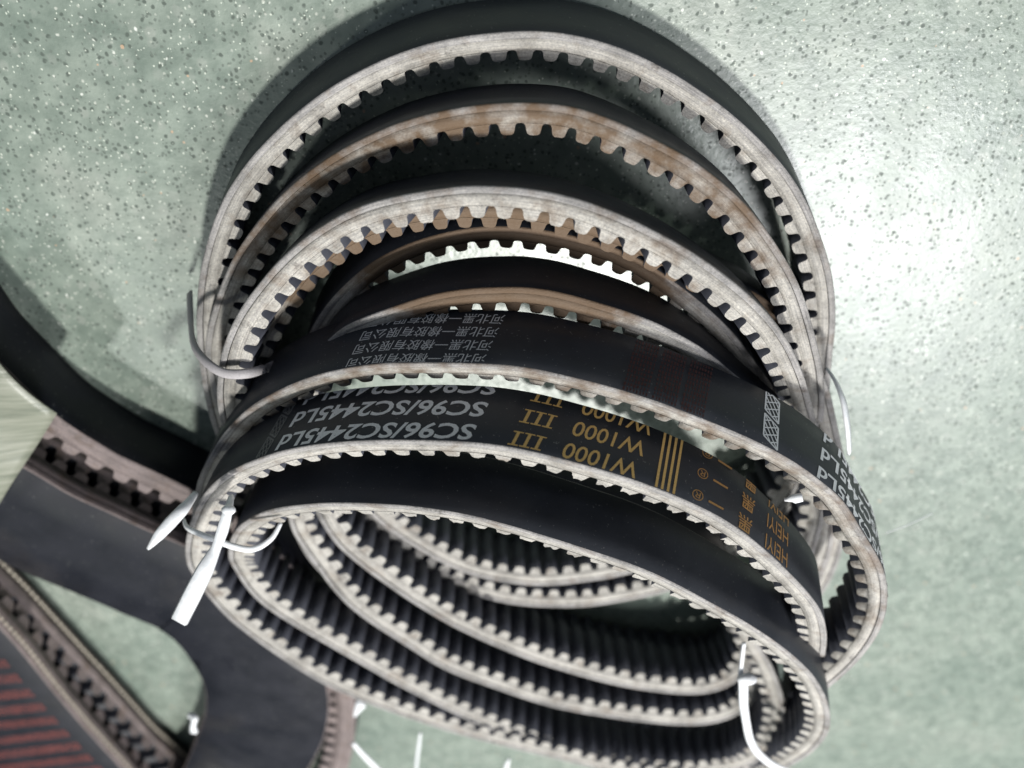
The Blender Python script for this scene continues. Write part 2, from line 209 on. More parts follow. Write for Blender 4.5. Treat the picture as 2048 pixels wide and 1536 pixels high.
'coil2': [787,1514,331,0,19,98,754,1442,332,0,20,98,711,1374,332,0,20,98,662,1311,333,0,20,98,607,1253,333,0,20,98,548,1199,334,0,20,98,484,1151,334,0,20,98,415,1111,336,0,20,98,342,1078,338,0,20,98,267,1052,341,0,20,98,189,1032,344,0,20,98,110,1019,347,0,20,98,31,1015,351,0,20,98,-49,1018,356,0,20,98,-128,1028,361,0,20,98,-207,1043,366,0,20,98,-284,1062,370,0,20,98,-360,1087,374,0,20,98,-433,1120,379,0,20,98,-502,1159,385,0,20,98,-568,1205,392,0,20,98,-632,1252,398,0,20,98,-694,1302,402,0,20,98,-754,1355,406,0,20,98,-810,1412,410,0,20,98,-861,1473,414,0,20,98,-910,1536,416,0,19,98,-961,1598,414,0,15,99,-1012,1660,408,0,10,100,-1062,1721,401,0,4,100,-1111,1784,395,0,0,100,-1159,1848,389,0,-1,100,-1207,1912,383,0,-1,100,-1252,1978,379,0,-1,100,-1293,2047,376,0,0,100,-1328,2118,374,0,0,100,-1358,2193,373,0,0,100,-1383,2269,372,0,0,100,-1404,2346,373,0,0,100,-1419,2424,374,0,0,100,-1429,2504,375,0,0,100,-1433,2583,377,0,0,100,-1430,2663,379,0,0,100,-1423,2743,381,0,0,100,-1412,2822,384,0,0,100,-1396,2900,386,0,0,100,-1374,2977,388,0,0,100,-1346,3052,390,0,0,100,-1320,3128,392,0,0,100,-1304,3206,395,0,0,100,-1302,3286,399,0,0,100,-1305,3366,404,0,0,100,-1302,3445,410,0,0,100,-1289,3524,416,0,0,100,-1262,3599,424,0,0,100,-1217,3664,433,0,0,100,-1157,3716,440,0,0,100,-1085,3750,445,0,0,100,-1007,3767,448,0,0,100,-927,3770,449,0,0,100,-847,3764,450,0,0,100,-768,3752,451,0,0,100,-689,3737,452,0,0,100,-611,3721,452,0,0,100,-533,3704,451,0,0,100,-455,3685,450,0,0,100,-377,3666,449,0,0,100,-300,3644,447,0,0,100,-224,3620,446,0,0,100,-150,3591,443,0,0,100,-77,3559,440,0,0,100,-5,3523,437,0,0,100,66,3486,435,0,0,100,136,3448,433,0,0,100,206,3409,432,0,0,100,274,3367,431,0,0,100,339,3321,430,0,0,100,400,3269,427,0,0,100,457,3213,424,0,0,100,513,3156,421,0,0,100,569,3098,419,0,0,100,624,3041,418,0,0,100,677,2981,418,0,0,100,728,2919,417,0,0,100,773,2854,416,0,0,100,811,2783,414,0,0,100,844,2710,412,0,0,100,872,2635,410,0,0,100,900,2560,409,0,0,100,926,2485,409,0,0,100,948,2408,411,0,0,100,955,2329,416,0,0,100,941,2251,429,1,1,100,909,2180,448,3,3,100,869,2114,469,5,5,100,824,2051,489,7,7,99,773,1992,503,9,9,99,714,1938,510,10,10,99,646,1897,513,10,10,99,570,1871,517,10,10,99,492,1858,522,10,10,99,412,1854,527,10,10,99,332,1857,531,10,10,99,253,1867,536,10,10,99,175,1881,540,10,10,99,97,1900,544,10,10,99,20,1921,548,10,10,99,-57,1945,552,10,10,99,-132,1971,556,10,10,99,-207,1999,561,10,10,99,-281,2029,565,10,10,99,-355,2059,570,10,10,99,-428,2091,574,10,10,99,-499,2126,579,10,10,99,-569,2166,585,10,10,99,-636,2209,591,10,10,99,-699,2257,599,10,10,99,-758,2311,607,10,10,99,-812,2369,616,10,10,99,-861,2432,626,10,10,99,-905,2498,635,10,10,99,-943,2568,643,10,10,99,-980,2638,650,10,10,99,-1017,2709,655,10,10,99,-1056,2779,658,10,10,99,-1095,2848,658,10,10,99,-1135,2918,655,10,10,99,-1173,2988,651,10,10,99,-1206,3061,649,10,10,99,-1237,3135,648,10,10,99,-1265,3210,647,10,10,99,-1289,3286,645,10,10,99,-1309,3363,643,10,10,99,-1322,3442,641,10,10,99,-1329,3522,637,10,10,99,-1329,3602,633,10,10,99,-1319,3681,627,10,10,99,-1303,3758,618,10,10,99,-1285,3835,602,9,9,99,-1269,3910,580,8,8,99,-1245,3982,555,6,6,100,-1201,4045,536,5,5,100,-1137,4092,523,5,5,100,-1066,4126,513,5,5,100,-989,4148,506,5,5,100,-910,4160,500,5,5,100,-831,4163,494,5,5,100,-751,4160,490,5,5,100,-672,4150,486,5,5,100,-593,4135,482,5,5,100,-515,4117,479,5,5,100,-439,4095,476,5,5,100,-363,4069,475,5,5,100,-290,4037,472,5,5,100,-219,4000,469,5,5,100,-150,3960,467,5,5,100,-81,3918,465,5,5,100,-14,3875,463,5,5,100,53,3831,462,5,5,100,119,3786,461,5,5,100,185,3740,460,5,5,100,249,3693,460,5,5,100,312,3643,459,5,5,100,373,3592,458,5,5,100,434,3540,457,5,5,100,494,3487,457,5,5,100,553,3433,457,5,5,100,611,3378,457,5,5,100,668,3322,456,5,5,100,724,3265,456,5,5,100,780,3207,456,5,5,100,836,3150,456,5,5,100,892,3093,456,5,5,100,948,3036,457,5,5,100,1002,2977,458,5,5,100,1054,2917,460,5,5,100,1103,2854,462,5,5,100,1147,2787,465,5,5,100,1181,2714,468,5,5,100,1202,2638,473,5,5,100,1211,2559,485,6,6,100,1206,2484,512,8,11,99,1190,2415,550,11,17,98,1168,2349,588,14,22,96,1143,2281,622,16,26,95,1115,2211,650,16,27,95,1081,2143,674,16,27,95,1039,2079,698,16,27,95,989,2022,722,16,27,95,933,1970,745,16,27,95,871,1925,769,16,27,95,804,1888,792,16,27,95,733,1858,814,16,27,95,661,1832,835,16,27,95,586,1811,856,16,27,95,510,1795,875,16,27,95,433,1783,893,16,27,95,355,1775,909,16,27,95,277,1773,924,16,27,95,198,1776,938,16,27,95,120,1784,952,16,27,95,42,1799,965,16,27,95,-35,1818,976,16,27,95,-111,1840,986,16,27,95,-187,1864,995,16,27,95,-262,1890,1003,16,27,95,-337,1918,1008,16,27,95,-410,1949,1013,16,27,95,-481,1985,1017,16,27,95,-550,2026,1021,16,27,95,-617,2070,1024,16,27,95,-682,2116,1026,16,27,95,-747,2163,1026,16,27,95,-811,2212,1025,16,27,95,-872,2263,1023,16,27,95,-931,2316,1020,16,27,95,-988,2372,1016,16,27,95,-1042,2431,1011,16,27,95,-1093,2492,1005,16,27,95,-1141,2556,997,16,27,95,-1184,2623,988,16,27,95,-1222,2692,978,16,27,95,-1257,2764,966,16,27,95,-1287,2836,954,16,27,95,-1315,2910,940,16,27,95,-1339,2985,925,16,27,95,-1359,3061,909,16,27,95,-1373,3138,891,16,27,95,-1380,3215,873,16,27,95,-1383,3293,853,16,27,95,-1380,3370,833,16,27,95,-1373,3447,812,16,27,95,-1366,3523,788,16,27,95,-1363,3598,761,15,25,96,-1367,3672,731,14,23,96,-1373,3745,699,13,20,97,-1379,3818,667,11,17,98,-1382,3891,635,10,14,99,-1378,3965,603,8,11,99,-1357,4036,575,6,7,100,-1308,4095,556,5,5,100,-1242,4138,546,5,4,100,-1168,4169,540,5,5,100,-1091,4189,536,5,5,100,-1011,4197,532,5,5,100,-931,4196,528,5,5,100,-852,4188,525,5,5,100,-773,4176,522,5,5,100,-695,4159,519,5,5,100,-618,4138,517,5,5,100,-541,4114,514,5,5,100,-466,4088,511,5,5,100,-391,4060,508,5,5,100,-317,4030,504,5,5,100,-242,4001,502,5,5,100,-167,3973,500,5,5,100,-92,3945,498,5,5,100,-18,3916,496,5,5,100,56,3886,494,5,5,100,131,3857,492,5,5,100,204,3826,491,5,5,100,277,3793,489,5,5,100,350,3759,486,5,5,100,421,3722,484,5,5,100,491,3685,482,5,5,100,561,3646,480,5,5,100,630,3606,478,5,5,100,698,3564,476,5,5,100,765,3520,475,5,5,100,830,3473,473,5,5,100,893,3423,472,5,5,100,953,3370,470,5,5,100,1009,3314,468,5,5,100,1064,3255,466,5,5,100,1115,3194,464,5,5,100,1165,3132,462,5,5,100,1213,3068,461,5,5,100,1259,3002,460,5,5,100,1301,2934,460,5,5,100,1337,2863,459,5,5,100,1366,2788,460,5,5,100,1390,2712,462,5,5,100,1405,2634,469,5,5,100,1405,2556,487,7,8,99,1391,2484,518,9,13,99,1369,2415,552,12,18,98,1345,2345,583,14,21,97,1319,2274,608,14,23,96,1290,2202,628,14,23,96,1258,2131,646,14,23,96,1222,2062,665,14,23,96,1185,1994,684,14,23,96,1144,1928,702,14,23,96,1097,1865,720,14,23,96,1045,1808,738,14,23,96,988,1755,757,14,23,96,925,1708,775,14,23,96,860,1666,793,14,23,96,792,1627,810,14,23,96,721,1595,827,14,23,96,648,1567,844,14,23,96,573,1544,861,14,23,96,497,1525,877,14,23,96,420,1510,892,14,23,96,342,1499,906,14,23,96,264,1489,920,14,23,96,185,1483,932,14,23,96,106,1481,943,14,23,96,27,1485,954,14,23,96,-52,1495,965,14,23,96,-130,1510,976,14,23,96,-207,1529,985,14,23,96,-283,1550,993,14,23,96,-359,1575,999,14,23,96,-434,1604,1005,14,23,96,-506,1637,1009,14,23,96,-577,1673,1013,14,23,96,-646,1714,1015,14,23,96,-711,1760,1017,14,23,96,-773,1812,1018,14,23,96,-830,1867,1018,14,23,96,-885,1925,1016,14,23,96,-938,1985,1013,14,23,96,-990,2046,1009,14,23,96,-1039,2109,1003,14,23,96,-1084,2175,997,14,23,96,-1121,2245,988,15,23,96,-1151,2318,976,14,23,96,-1178,2390,955,13,21,97,-1204,2461,927,11,18,98,-1229,2530,897,9,14,99,-1253,2599,864,7,11,99,-1278,2668,832,5,7,100,-1301,2738,800,3,4,100,-1325,2807,769,1,2,100,-1349,2878,740,0,0,100,-1373,2949,713,-1,-1,100,-1396,3021,686,-1,-1,100,-1419,3093,661,-1,-1,100,-1442,3166,636,-1,-1,100,-1463,3239,612,0,0,100,-1483,3313,588,0,0,100,-1501,3387,564,0,0,100,-1519,3461,540,0,0,100,-1535,3536,517,0,0,100,-1551,3611,494,0,0,100,-1565,3687,472,0,0,100,-1576,3763,450,0,0,100,-1585,3839,429,0,0,100,-1592,3917,409,0,0,100,-1600,3994,390,0,0,100,-1606,4072,373,0,0,100,-1608,4150,358,0,0,100,-1596,4228,344,0,0,100,-1551,4290,329,0,0,100,-1479,4318,311,0,0,100,-1401,4323,292,0,0,100,-1323,4318,275,0,0,100,-1245,4308,263,0,0,100,-1166,4298,256,0,0,100,-1086,4292,254,0,0,100,-1006,4288,255,0,0,100,-926,4284,257,0,0,100,-847,4277,259,0,0,100,-768,4264,259,0,0,100,-690,4247,258,0,0,100,-612,4227,258,0,0,100,-536,4204,257,0,0,100,-459,4179,256,0,0,100,-384,4153,255,0,0,100,-309,4126,255,0,0,100,-233,4100,255,0,0,100,-157,4075,255,0,0,100,-81,4049,256,0,0,100,-6,4023,256,0,0,100,69,3995,256,0,0,100,144,3967,256,0,0,100,219,3939,257,0,0,100,293,3908,257,0,0,100,366,3875,257,0,0,100,437,3839,257,0,0,100,508,3803,257,0,0,100,579,3764,257,0,0,100,648,3725,257,0,0,100,716,3683,257,0,0,100,784,3640,257,0,0,100,850,3595,258,0,0,100,914,3547,258,0,0,100,976,3496,258,0,0,100,1035,3442,258,0,0,100,1091,3385,258,0,0,100,1145,3326,257,0,0,100,1196,3265,257,0,0,100,1245,3201,257,0,0,100,1292,3137,257,0,0,100,1337,3071,257,0,0,100,1380,3003,258,0,0,100,1419,2933,260,0,0,100,1451,2860,262,0,0,100,1474,2784,268,0,0,100,1479,2706,284,1,2,100,1468,2631,310,2,6,100,1448,2560,340,4,10,99,1424,2491,373,6,15,99,1398,2423,407,8,19,98,1371,2356,440,9,23,97,1343,2287,471,11,26,96,1316,2217,497,12,29,95,1289,2144,516,12,30,94,1260,2071,529,12,30,94,1229,1998,540,12,30,95,1192,1928,552,12,30,95,1150,1861,563,12,30,95,1107,1794,575,12,30,95,1061,1730,586,12,30,95,1010,1669,598,12,30,95,956,1611,610,12,30,95,897,1559,622,12,30,95,833,1513,635,12,30,95,767,1470,648,12,30,95,698,1432,661,12,30,95,626,1399,674,12,30,95,552,1373,687,12,30,95,476,1351,700,12,30,95,399,1335,714,12,30,95,321,1325,728,12,30,95,242,1316,741,12,30,95,163,1310,753,12,30,95,84,1306,764,12,30,95,5,1306,774,12,30,95,-74,1312,786,12,30,95,-152,1324,798,12,30,95,-230,1339,809,12,30,95,-307,1356,820,12,30,95,-384,1377,830,12,30,95,-460,1400,840,12,30,95,-535,1427,849,12,30,95,-609,1455,858,12,30,95,-683,1485,866,12,30,95,-755,1517,873,12,30,95,-827,1553,880,12,30,95,-896,1593,886,12,30,95,-962,1638,892,12,30,95,-1025,1687,898,12,30,95,-1085,1740,902,12,30,95,-1137,1800,907,12,30,95,-1182,1866,911,12,30,95,-1228,1932,913,12,30,95,-1273,1997,914,12,30,95,-1315,2066,914,12,30,95,-1348,2138,913,12,30,95,-1374,2214,912,12,30,95,-1393,2291,909,12,30,95,-1404,2371,905,12,30,95,-1407,2450,900,12,30,95,-1402,2530,893,12,30,95,-1392,2609,885,12,30,95,-1377,2687,876,12,30,94,-1358,2764,865,12,30,94,-1344,2840,848,12,29,95,-1348,2916,822,11,27,96,-1368,2986,790,9,22,97,-1392,3055,757,7,17,98,-1418,3122,723,5,13,99,-1445,3190,689,3,8,100,-1469,3259,657,2,4,100,-1491,3329,626,0,1,100,-1510,3401,598,0,-1,100,-1528,3475,571,-1,-2,100,-1544,3549,546,-1,-2,100,-1559,3624,522,-1,-2,100,-1572,3699,499,0,-1,100,-1584,3775,477,0,-1,100,-1593,3852,455,0,0,100,-1601,3928,434,0,0,100,-1610,4005,414,0,0,100,-1618,4083,395,0,0,100,-1624,4161,378,0,0,100,-1620,4239,361,0,0,100,-1591,4310,344,0,0,100,-1527,4353,324,0,0,100,-1452,4368,303,0,0,100,-1374,4371,283,0,0,100,-1296,4367,268,0,0,100,-1216,4363,259,0,0,100,-1137,4361,255,0,0,100,-1057,4361,255,0,0,100,-977,4359,257,0,0,100,-897,4354,258,0,0,100,-818,4344,259,0,0,100,-739,4329,258,0,0,100,-661,4311,257,0,0,100,-584,4291,257,0,0,100,-507,4269,257,0,0,100,-430,4245,256,0,0,100,-354,4220,255,0,0,100,-278,4195,254,0,0,100,-202,4172,255,0,0,100,-125,4149,256,0,0,100,-49,4125,256,0,0,100,27,4099,256,0,0,100,102,4073,256,0,0,100,178,4046,256,0,0,100,253,4018,257,0,0,100,327,3988,257,0,0,100,400,3955,257,0,0,100,472,3920,257,0,0,100,543,3884,257,0,0,100,613,3845,257,0,0,100,683,3806,257,0,0,100,751,3764,257,0,0,100,818,3721,257,0,0,100,885,3676,257,0,0,100,949,3629,258,0,0,100,1011,3579,258,0,0,100,1071,3526,258,0,0,100,1129,3470,258,0,0,100,1183,3411,258,0,0,100,1235,3351,257,0,0,100,1285,3288,257,0,0,100,1332,3223,256,0,0,100,1378,3158,256,0,0,100,1422,3091,257,0,0,100,1464,3023,257,0,0,100,1503,2953,258,0,0,100,1537,2881,259,0,0,100,1562,2805,262,0,0,100,1561,2727,271,0,0,100,1527,2657,290,0,0,100,1480,2596,312,0,0,100,1433,2535,332,0,0,100,1389,2469,346,0,0,100,1349,2401,357,0,0,100,1309,2332,365,0,0,100,1270,2263,372,0,0,100,1230,2194,378,0,0,100,1190,2125,385,0,0,100,1149,2057,393,0,0,100,1106,1990,403,0,0,100,1062,1924,414,0,0,100,1017,1859,427,0,0,100,972,1795,441,0,0,100,925,1731,455,0,0,100,879,1667,469,0,0,100,832,1604,483,0,0,100,784,1542,497,0,0,100,735,1480,509,0,0,100,685,1418,518,0,0,100,633,1357,523,0,0,100,573,1305,527,0,0,100,504,1266,534,0,0,100,431,1233,541,0,0,100,357,1202,546,0,0,100,282,1175,549,0,0,100,205,1155,553,0,0,100,126,1142,558,0,0,100,46,1136,562,0,0,100,-33,1134,566,0,0,100,-113,1141,571,0,0,100,-191,1156,578,0,0,100,-268,1177,584,0,0,100,-345,1200,589,0,0,100,-420,1227,593,0,0,100,-493,1259,596,0,0,100,-563,1297,599,0,0,100,-631,1339,601,0,0,100,-694,1388,602,0,0,100,-754,1441,599,0,0,100,-813,1494,585,0,0,100,-869,1543,557,0,0,100,-923,1590,521,0,0,100,-975,1637,483,0,0,100,-1026,1687,448,0,0,100,-1077,1742,418,0,0,100,-1126,1801,398,0,0,100,-1175,1864,386,0,0,100,-1221,1928,379,0,0,100,-1264,1996,375,0,0,100,-1303,2066,373,0,0,100,-1337,2138,372,0,0,100,-1365,2213,372,0,0,100,-1389,2289,372,0,0,100,-1409,2367,373,0,0,100,-1422,2446,375,0,0,100,-1430,2525,377,0,0,100,-1431,2605,379,0,0,100,-1425,2685,381,0,0,100,-1417,2764,383,0,0,100,-1408,2844,382,0,0,100,-1401,2923,377,0,0,100,-1397,3003,370,0,0,100,-1394,3082,360,0,0,100,-1393,3161,348,0,0,100,-1391,3240,334,0,0,100,-1390,3319,320,0,0,100,-1387,3398,306,0,0,100,-1381,3476,293,0,0,100,-1371,3555,281,0,0,100,-1352,3632,273,0,0,100,-1318,3704,270,0,0,100,-1268,3766,270,0,0,100,-1204,3813,271,0,0,100,-1130,3844,270,0,0,100,-1051,3858,267,0,0,100,-972,3860,264,0,0,100,-892,3853,260,0,0,100,-813,3842,257,0,0,100,-734,3828,255,0,0,100,-655,3815,255,0,0,100,-576,3802,256,0,0,100,-498,3788,256,0,0,100,-419,3772,257,0,0,100,-341,3754,258,0,0,100,-264,3733,259,0,0,100,-188,3708,259,0,0,100,-113,3680,258,0,0,100,-40,3648,257,0,0,100,32,3614,257,0,0,100,104,3578,256,0,0,100,176,3542,257,0,0,100,246,3505,258,0,0,100,315,3464,259,0,0,100,382,3420,260,0,0,100,444,3369,259,0,0,100,503,3315,258,0,0,100,559,3259,256,0,0,100,616,3202,256,0,0,100,673,3146,256,0,0,100,728,3088,257,0,0,100,781,3028,258,0,0,100,830,2965,258,0,0,100,875,2899,258,0,0,100,915,2830,258,0,0,100,951,2758,258,0,0,100,979,2683,258,0,0,100,997,2605,259,0,0,100,1003,2526,261,0,1,100,1001,2446,265,0,2,100,993,2367,270,0,3,100,981,2288,275,0,5,100,967,2209,282,0,6,100,952,2131,288,0,8,100,935,2053,295,0,9,100,917,1975,301,0,11,99,898,1898,308,0,13,99,878,1821,314,0,14,99,857,1744,320,0,16,99,836,1667,325,0,17,99,813,1590,329,0,18,98],
'L': [2294,1910,33,-60,-80,7,2234,1960,20,-59,-80,7,2172,2011,21,-58,-81,6,2111,2063,26,-56,-82,6,2052,2117,30,-55,-83,6,1997,2175,30,-53,-84,5,1943,2234,30,-52,-85,6,1884,2288,30,-51,-86,6,1819,2335,30,-51,-86,6,1754,2382,30,-51,-86,6,1692,2432,30,-52,-85,6,1628,2480,30,-52,-85,6,1562,2525,30,-51,-86,5,1496,2571,30,-51,-86,5,1432,2620,30,-52,-85,5,1369,2668,30,-54,-84,5,1308,2721,30,-56,-83,4,1254,2780,30,-59,-80,4,1207,2844,30,-62,-78,4,1164,2912,30,-66,-75,4,1126,2982,30,-69,-72,4,1094,3056,30,-72,-69,4,1068,3131,30,-74,-67,4,1046,3209,30,-77,-64,4,1028,3287,30,-78,-62,4,1013,3365,30,-80,-59,4,1001,3444,30,-82,-57,4,992,3524,30,-84,-55,4,987,3604,30,-85,-53,4,988,3684,30,-86,-51,4,994,3764,30,-87,-49,4,1004,3843,30,-88,-47,4,1018,3922,30,-89,-45,4,1035,4000,30,-90,-44,4,1056,4077,30,-90,-42,4,1081,4154,30,-91,-41,4,1109,4228,30,-92,-40,5,1141,4302,30,-92,-39,5,1174,4375,30,-92,-38,5,1206,4448,29,-93,-36,5,1239,4521,26,-94,-34,5,1272,4594,21,-94,-32,5,1306,4666,16,-95,-29,5,1340,4739,12,-96,-27,5,1374,4811,10,-96,-24,5,1408,4883,10,-97,-22,5,1442,4956,17,-98,-20,5,1475,5026,34,-98,-18,5,1506,5094,63,-98,-18,5,1535,5155,106,-98,-18,5,1552,5191,172,-98,-18,5,1534,5153,237,-98,-18,5,1505,5091,278,-98,-18,5,1473,5023,307,-98,-18,5,1440,4952,324,-98,-20,5,1406,4880,330,-97,-22,5,1372,4808,330,-96,-24,5,1338,4735,328,-96,-27,5,1304,4663,323,-95,-29,5,1270,4590,318,-94,-32,5,1237,4518,314,-94,-34,5,1205,4445,311,-93,-36,5,1172,4371,310,-92,-38,5,1140,4298,310,-92,-39,5,1108,4225,310,-92,-40,5,1079,4150,310,-91,-41,4,1055,4074,310,-90,-42,4,1035,3996,310,-90,-44,4,1017,3918,310,-89,-45,4,1003,3839,310,-88,-47,4,993,3760,310,-87,-49,4,988,3680,310,-86,-51,4,987,3600,310,-85,-53,4,992,3520,310,-83,-55,4,1001,3440,310,-82,-57,4,1014,3361,310,-80,-60,4,1029,3283,310,-78,-62,4,1047,3205,310,-76,-64,4,1069,3128,310,-74,-67,4,1096,3052,310,-72,-69,4,1128,2979,310,-69,-72,4,1166,2909,310,-66,-75,4,1209,2841,310,-62,-78,4,1257,2777,310,-59,-81,4,1311,2718,310,-56,-83,4,1372,2666,310,-54,-84,5,1435,2617,310,-52,-85,5,1499,2569,310,-51,-86,5,1565,2523,310,-51,-86,5,1631,2478,310,-52,-85,6,1695,2430,310,-52,-85,6,1758,2380,310,-51,-86,6,1822,2333,310,-51,-86,6,1887,2285,310,-51,-86,6,1946,2231,310,-52,-85,6,2000,2172,310,-54,-84,5,2055,2114,310,-55,-83,6,2114,2060,314,-57,-82,6,2175,2009,320,-58,-81,6,2237,1958,320,-59,-80,7,2297,1907,306,-60,-79,7,2354,1860,276,-61,-79,7,2406,1816,234,-61,-79,7,2436,1790,168,-60,-79,7,2403,1818,104,-61,-79,7,2351,1862,62,-61,-79,7],
'M': [2725,2242,56,-96,-28,5,2714,2318,32,-96,-28,5,2701,2397,31,-96,-28,5,2688,2476,37,-96,-28,5,2674,2555,44,-96,-28,5,2659,2634,49,-96,-28,5,2645,2713,50,-96,-28,5,2629,2792,50,-96,-28,5,2612,2870,50,-96,-28,5,2590,2948,50,-96,-28,5,2564,3024,50,-96,-28,5,2539,3100,50,-96,-28,5,2517,3177,50,-96,-28,5,2495,3255,50,-96,-28,5,2474,3333,50,-96,-28,5,2453,3410,50,-96,-28,5,2432,3488,50,-96,-28,5,2411,3565,50,-96,-28,5,2391,3643,50,-96,-28,5,2369,3721,50,-96,-28,5,2347,3798,50,-96,-28,5,2326,3876,50,-96,-28,5,2306,3953,50,-96,-28,5,2286,4031,50,-96,-28,5,2266,4109,50,-96,-28,5,2246,4187,50,-96,-28,5,2227,4265,50,-96,-28,5,2206,4343,50,-96,-28,5,2182,4420,50,-96,-28,5,2154,4495,50,-96,-28,5,2125,4570,50,-96,-28,5,2097,4645,50,-96,-28,5,2070,4721,50,-96,-28,5,2043,4797,50,-96,-28,5,2015,4872,50,-96,-28,5,1988,4948,50,-96,-28,5,1961,5024,50,-96,-28,5,1933,5099,50,-96,-28,5,1906,5175,50,-96,-28,5,1877,5250,47,-96,-28,5,1846,5324,42,-96,-28,5,1815,5398,36,-96,-28,5,1784,5472,31,-96,-28,5,1755,5547,28,-96,-28,5,1731,5623,34,-96,-28,5,1737,5689,72,-96,-28,5,1784,5697,135,-96,-28,5,1836,5670,189,-96,-28,5,1886,5624,231,-96,-28,5,1933,5566,261,-96,-28,5,1976,5503,285,-96,-28,5,2017,5436,305,-96,-28,5,2054,5367,323,-96,-28,5,2087,5295,337,-96,-28,5,2115,5220,346,-96,-28,5,2136,5143,351,-96,-28,5,2153,5064,351,-96,-28,5,2166,4985,349,-96,-28,5,2179,4906,346,-96,-28,5,2191,4826,343,-96,-28,5,2204,4747,341,-96,-28,5,2219,4668,340,-96,-28,5,2235,4589,340,-96,-28,5,2250,4510,340,-96,-28,5,2265,4431,340,-96,-28,5,2281,4352,340,-96,-28,5,2298,4274,340,-96,-28,5,2316,4195,340,-96,-28,5,2334,4117,340,-96,-28,5,2351,4038,340,-96,-28,5,2368,3960,340,-96,-28,5,2383,3881,340,-96,-28,5,2398,3802,340,-96,-28,5,2413,3723,340,-96,-28,5,2427,3643,340,-96,-28,5,2440,3564,340,-96,-28,5,2452,3485,340,-96,-28,5,2463,3405,340,-96,-28,5,2475,3326,340,-96,-28,5,2490,3246,340,-96,-28,5,2507,3168,340,-96,-28,5,2526,3090,340,-96,-28,5,2544,3011,340,-96,-28,5,2562,2933,340,-96,-28,5,2580,2854,341,-96,-28,5,2597,2776,344,-96,-28,5,2614,2698,348,-96,-28,5,2632,2619,350,-96,-28,5,2649,2541,344,-96,-28,5,2665,2463,329,-96,-28,5,2680,2387,309,-96,-28,5,2694,2312,283,-96,-28,5,2709,2241,249,-96,-28,5,2722,2187,194,-96,-28,5,2728,2191,116,-96,-28,5],
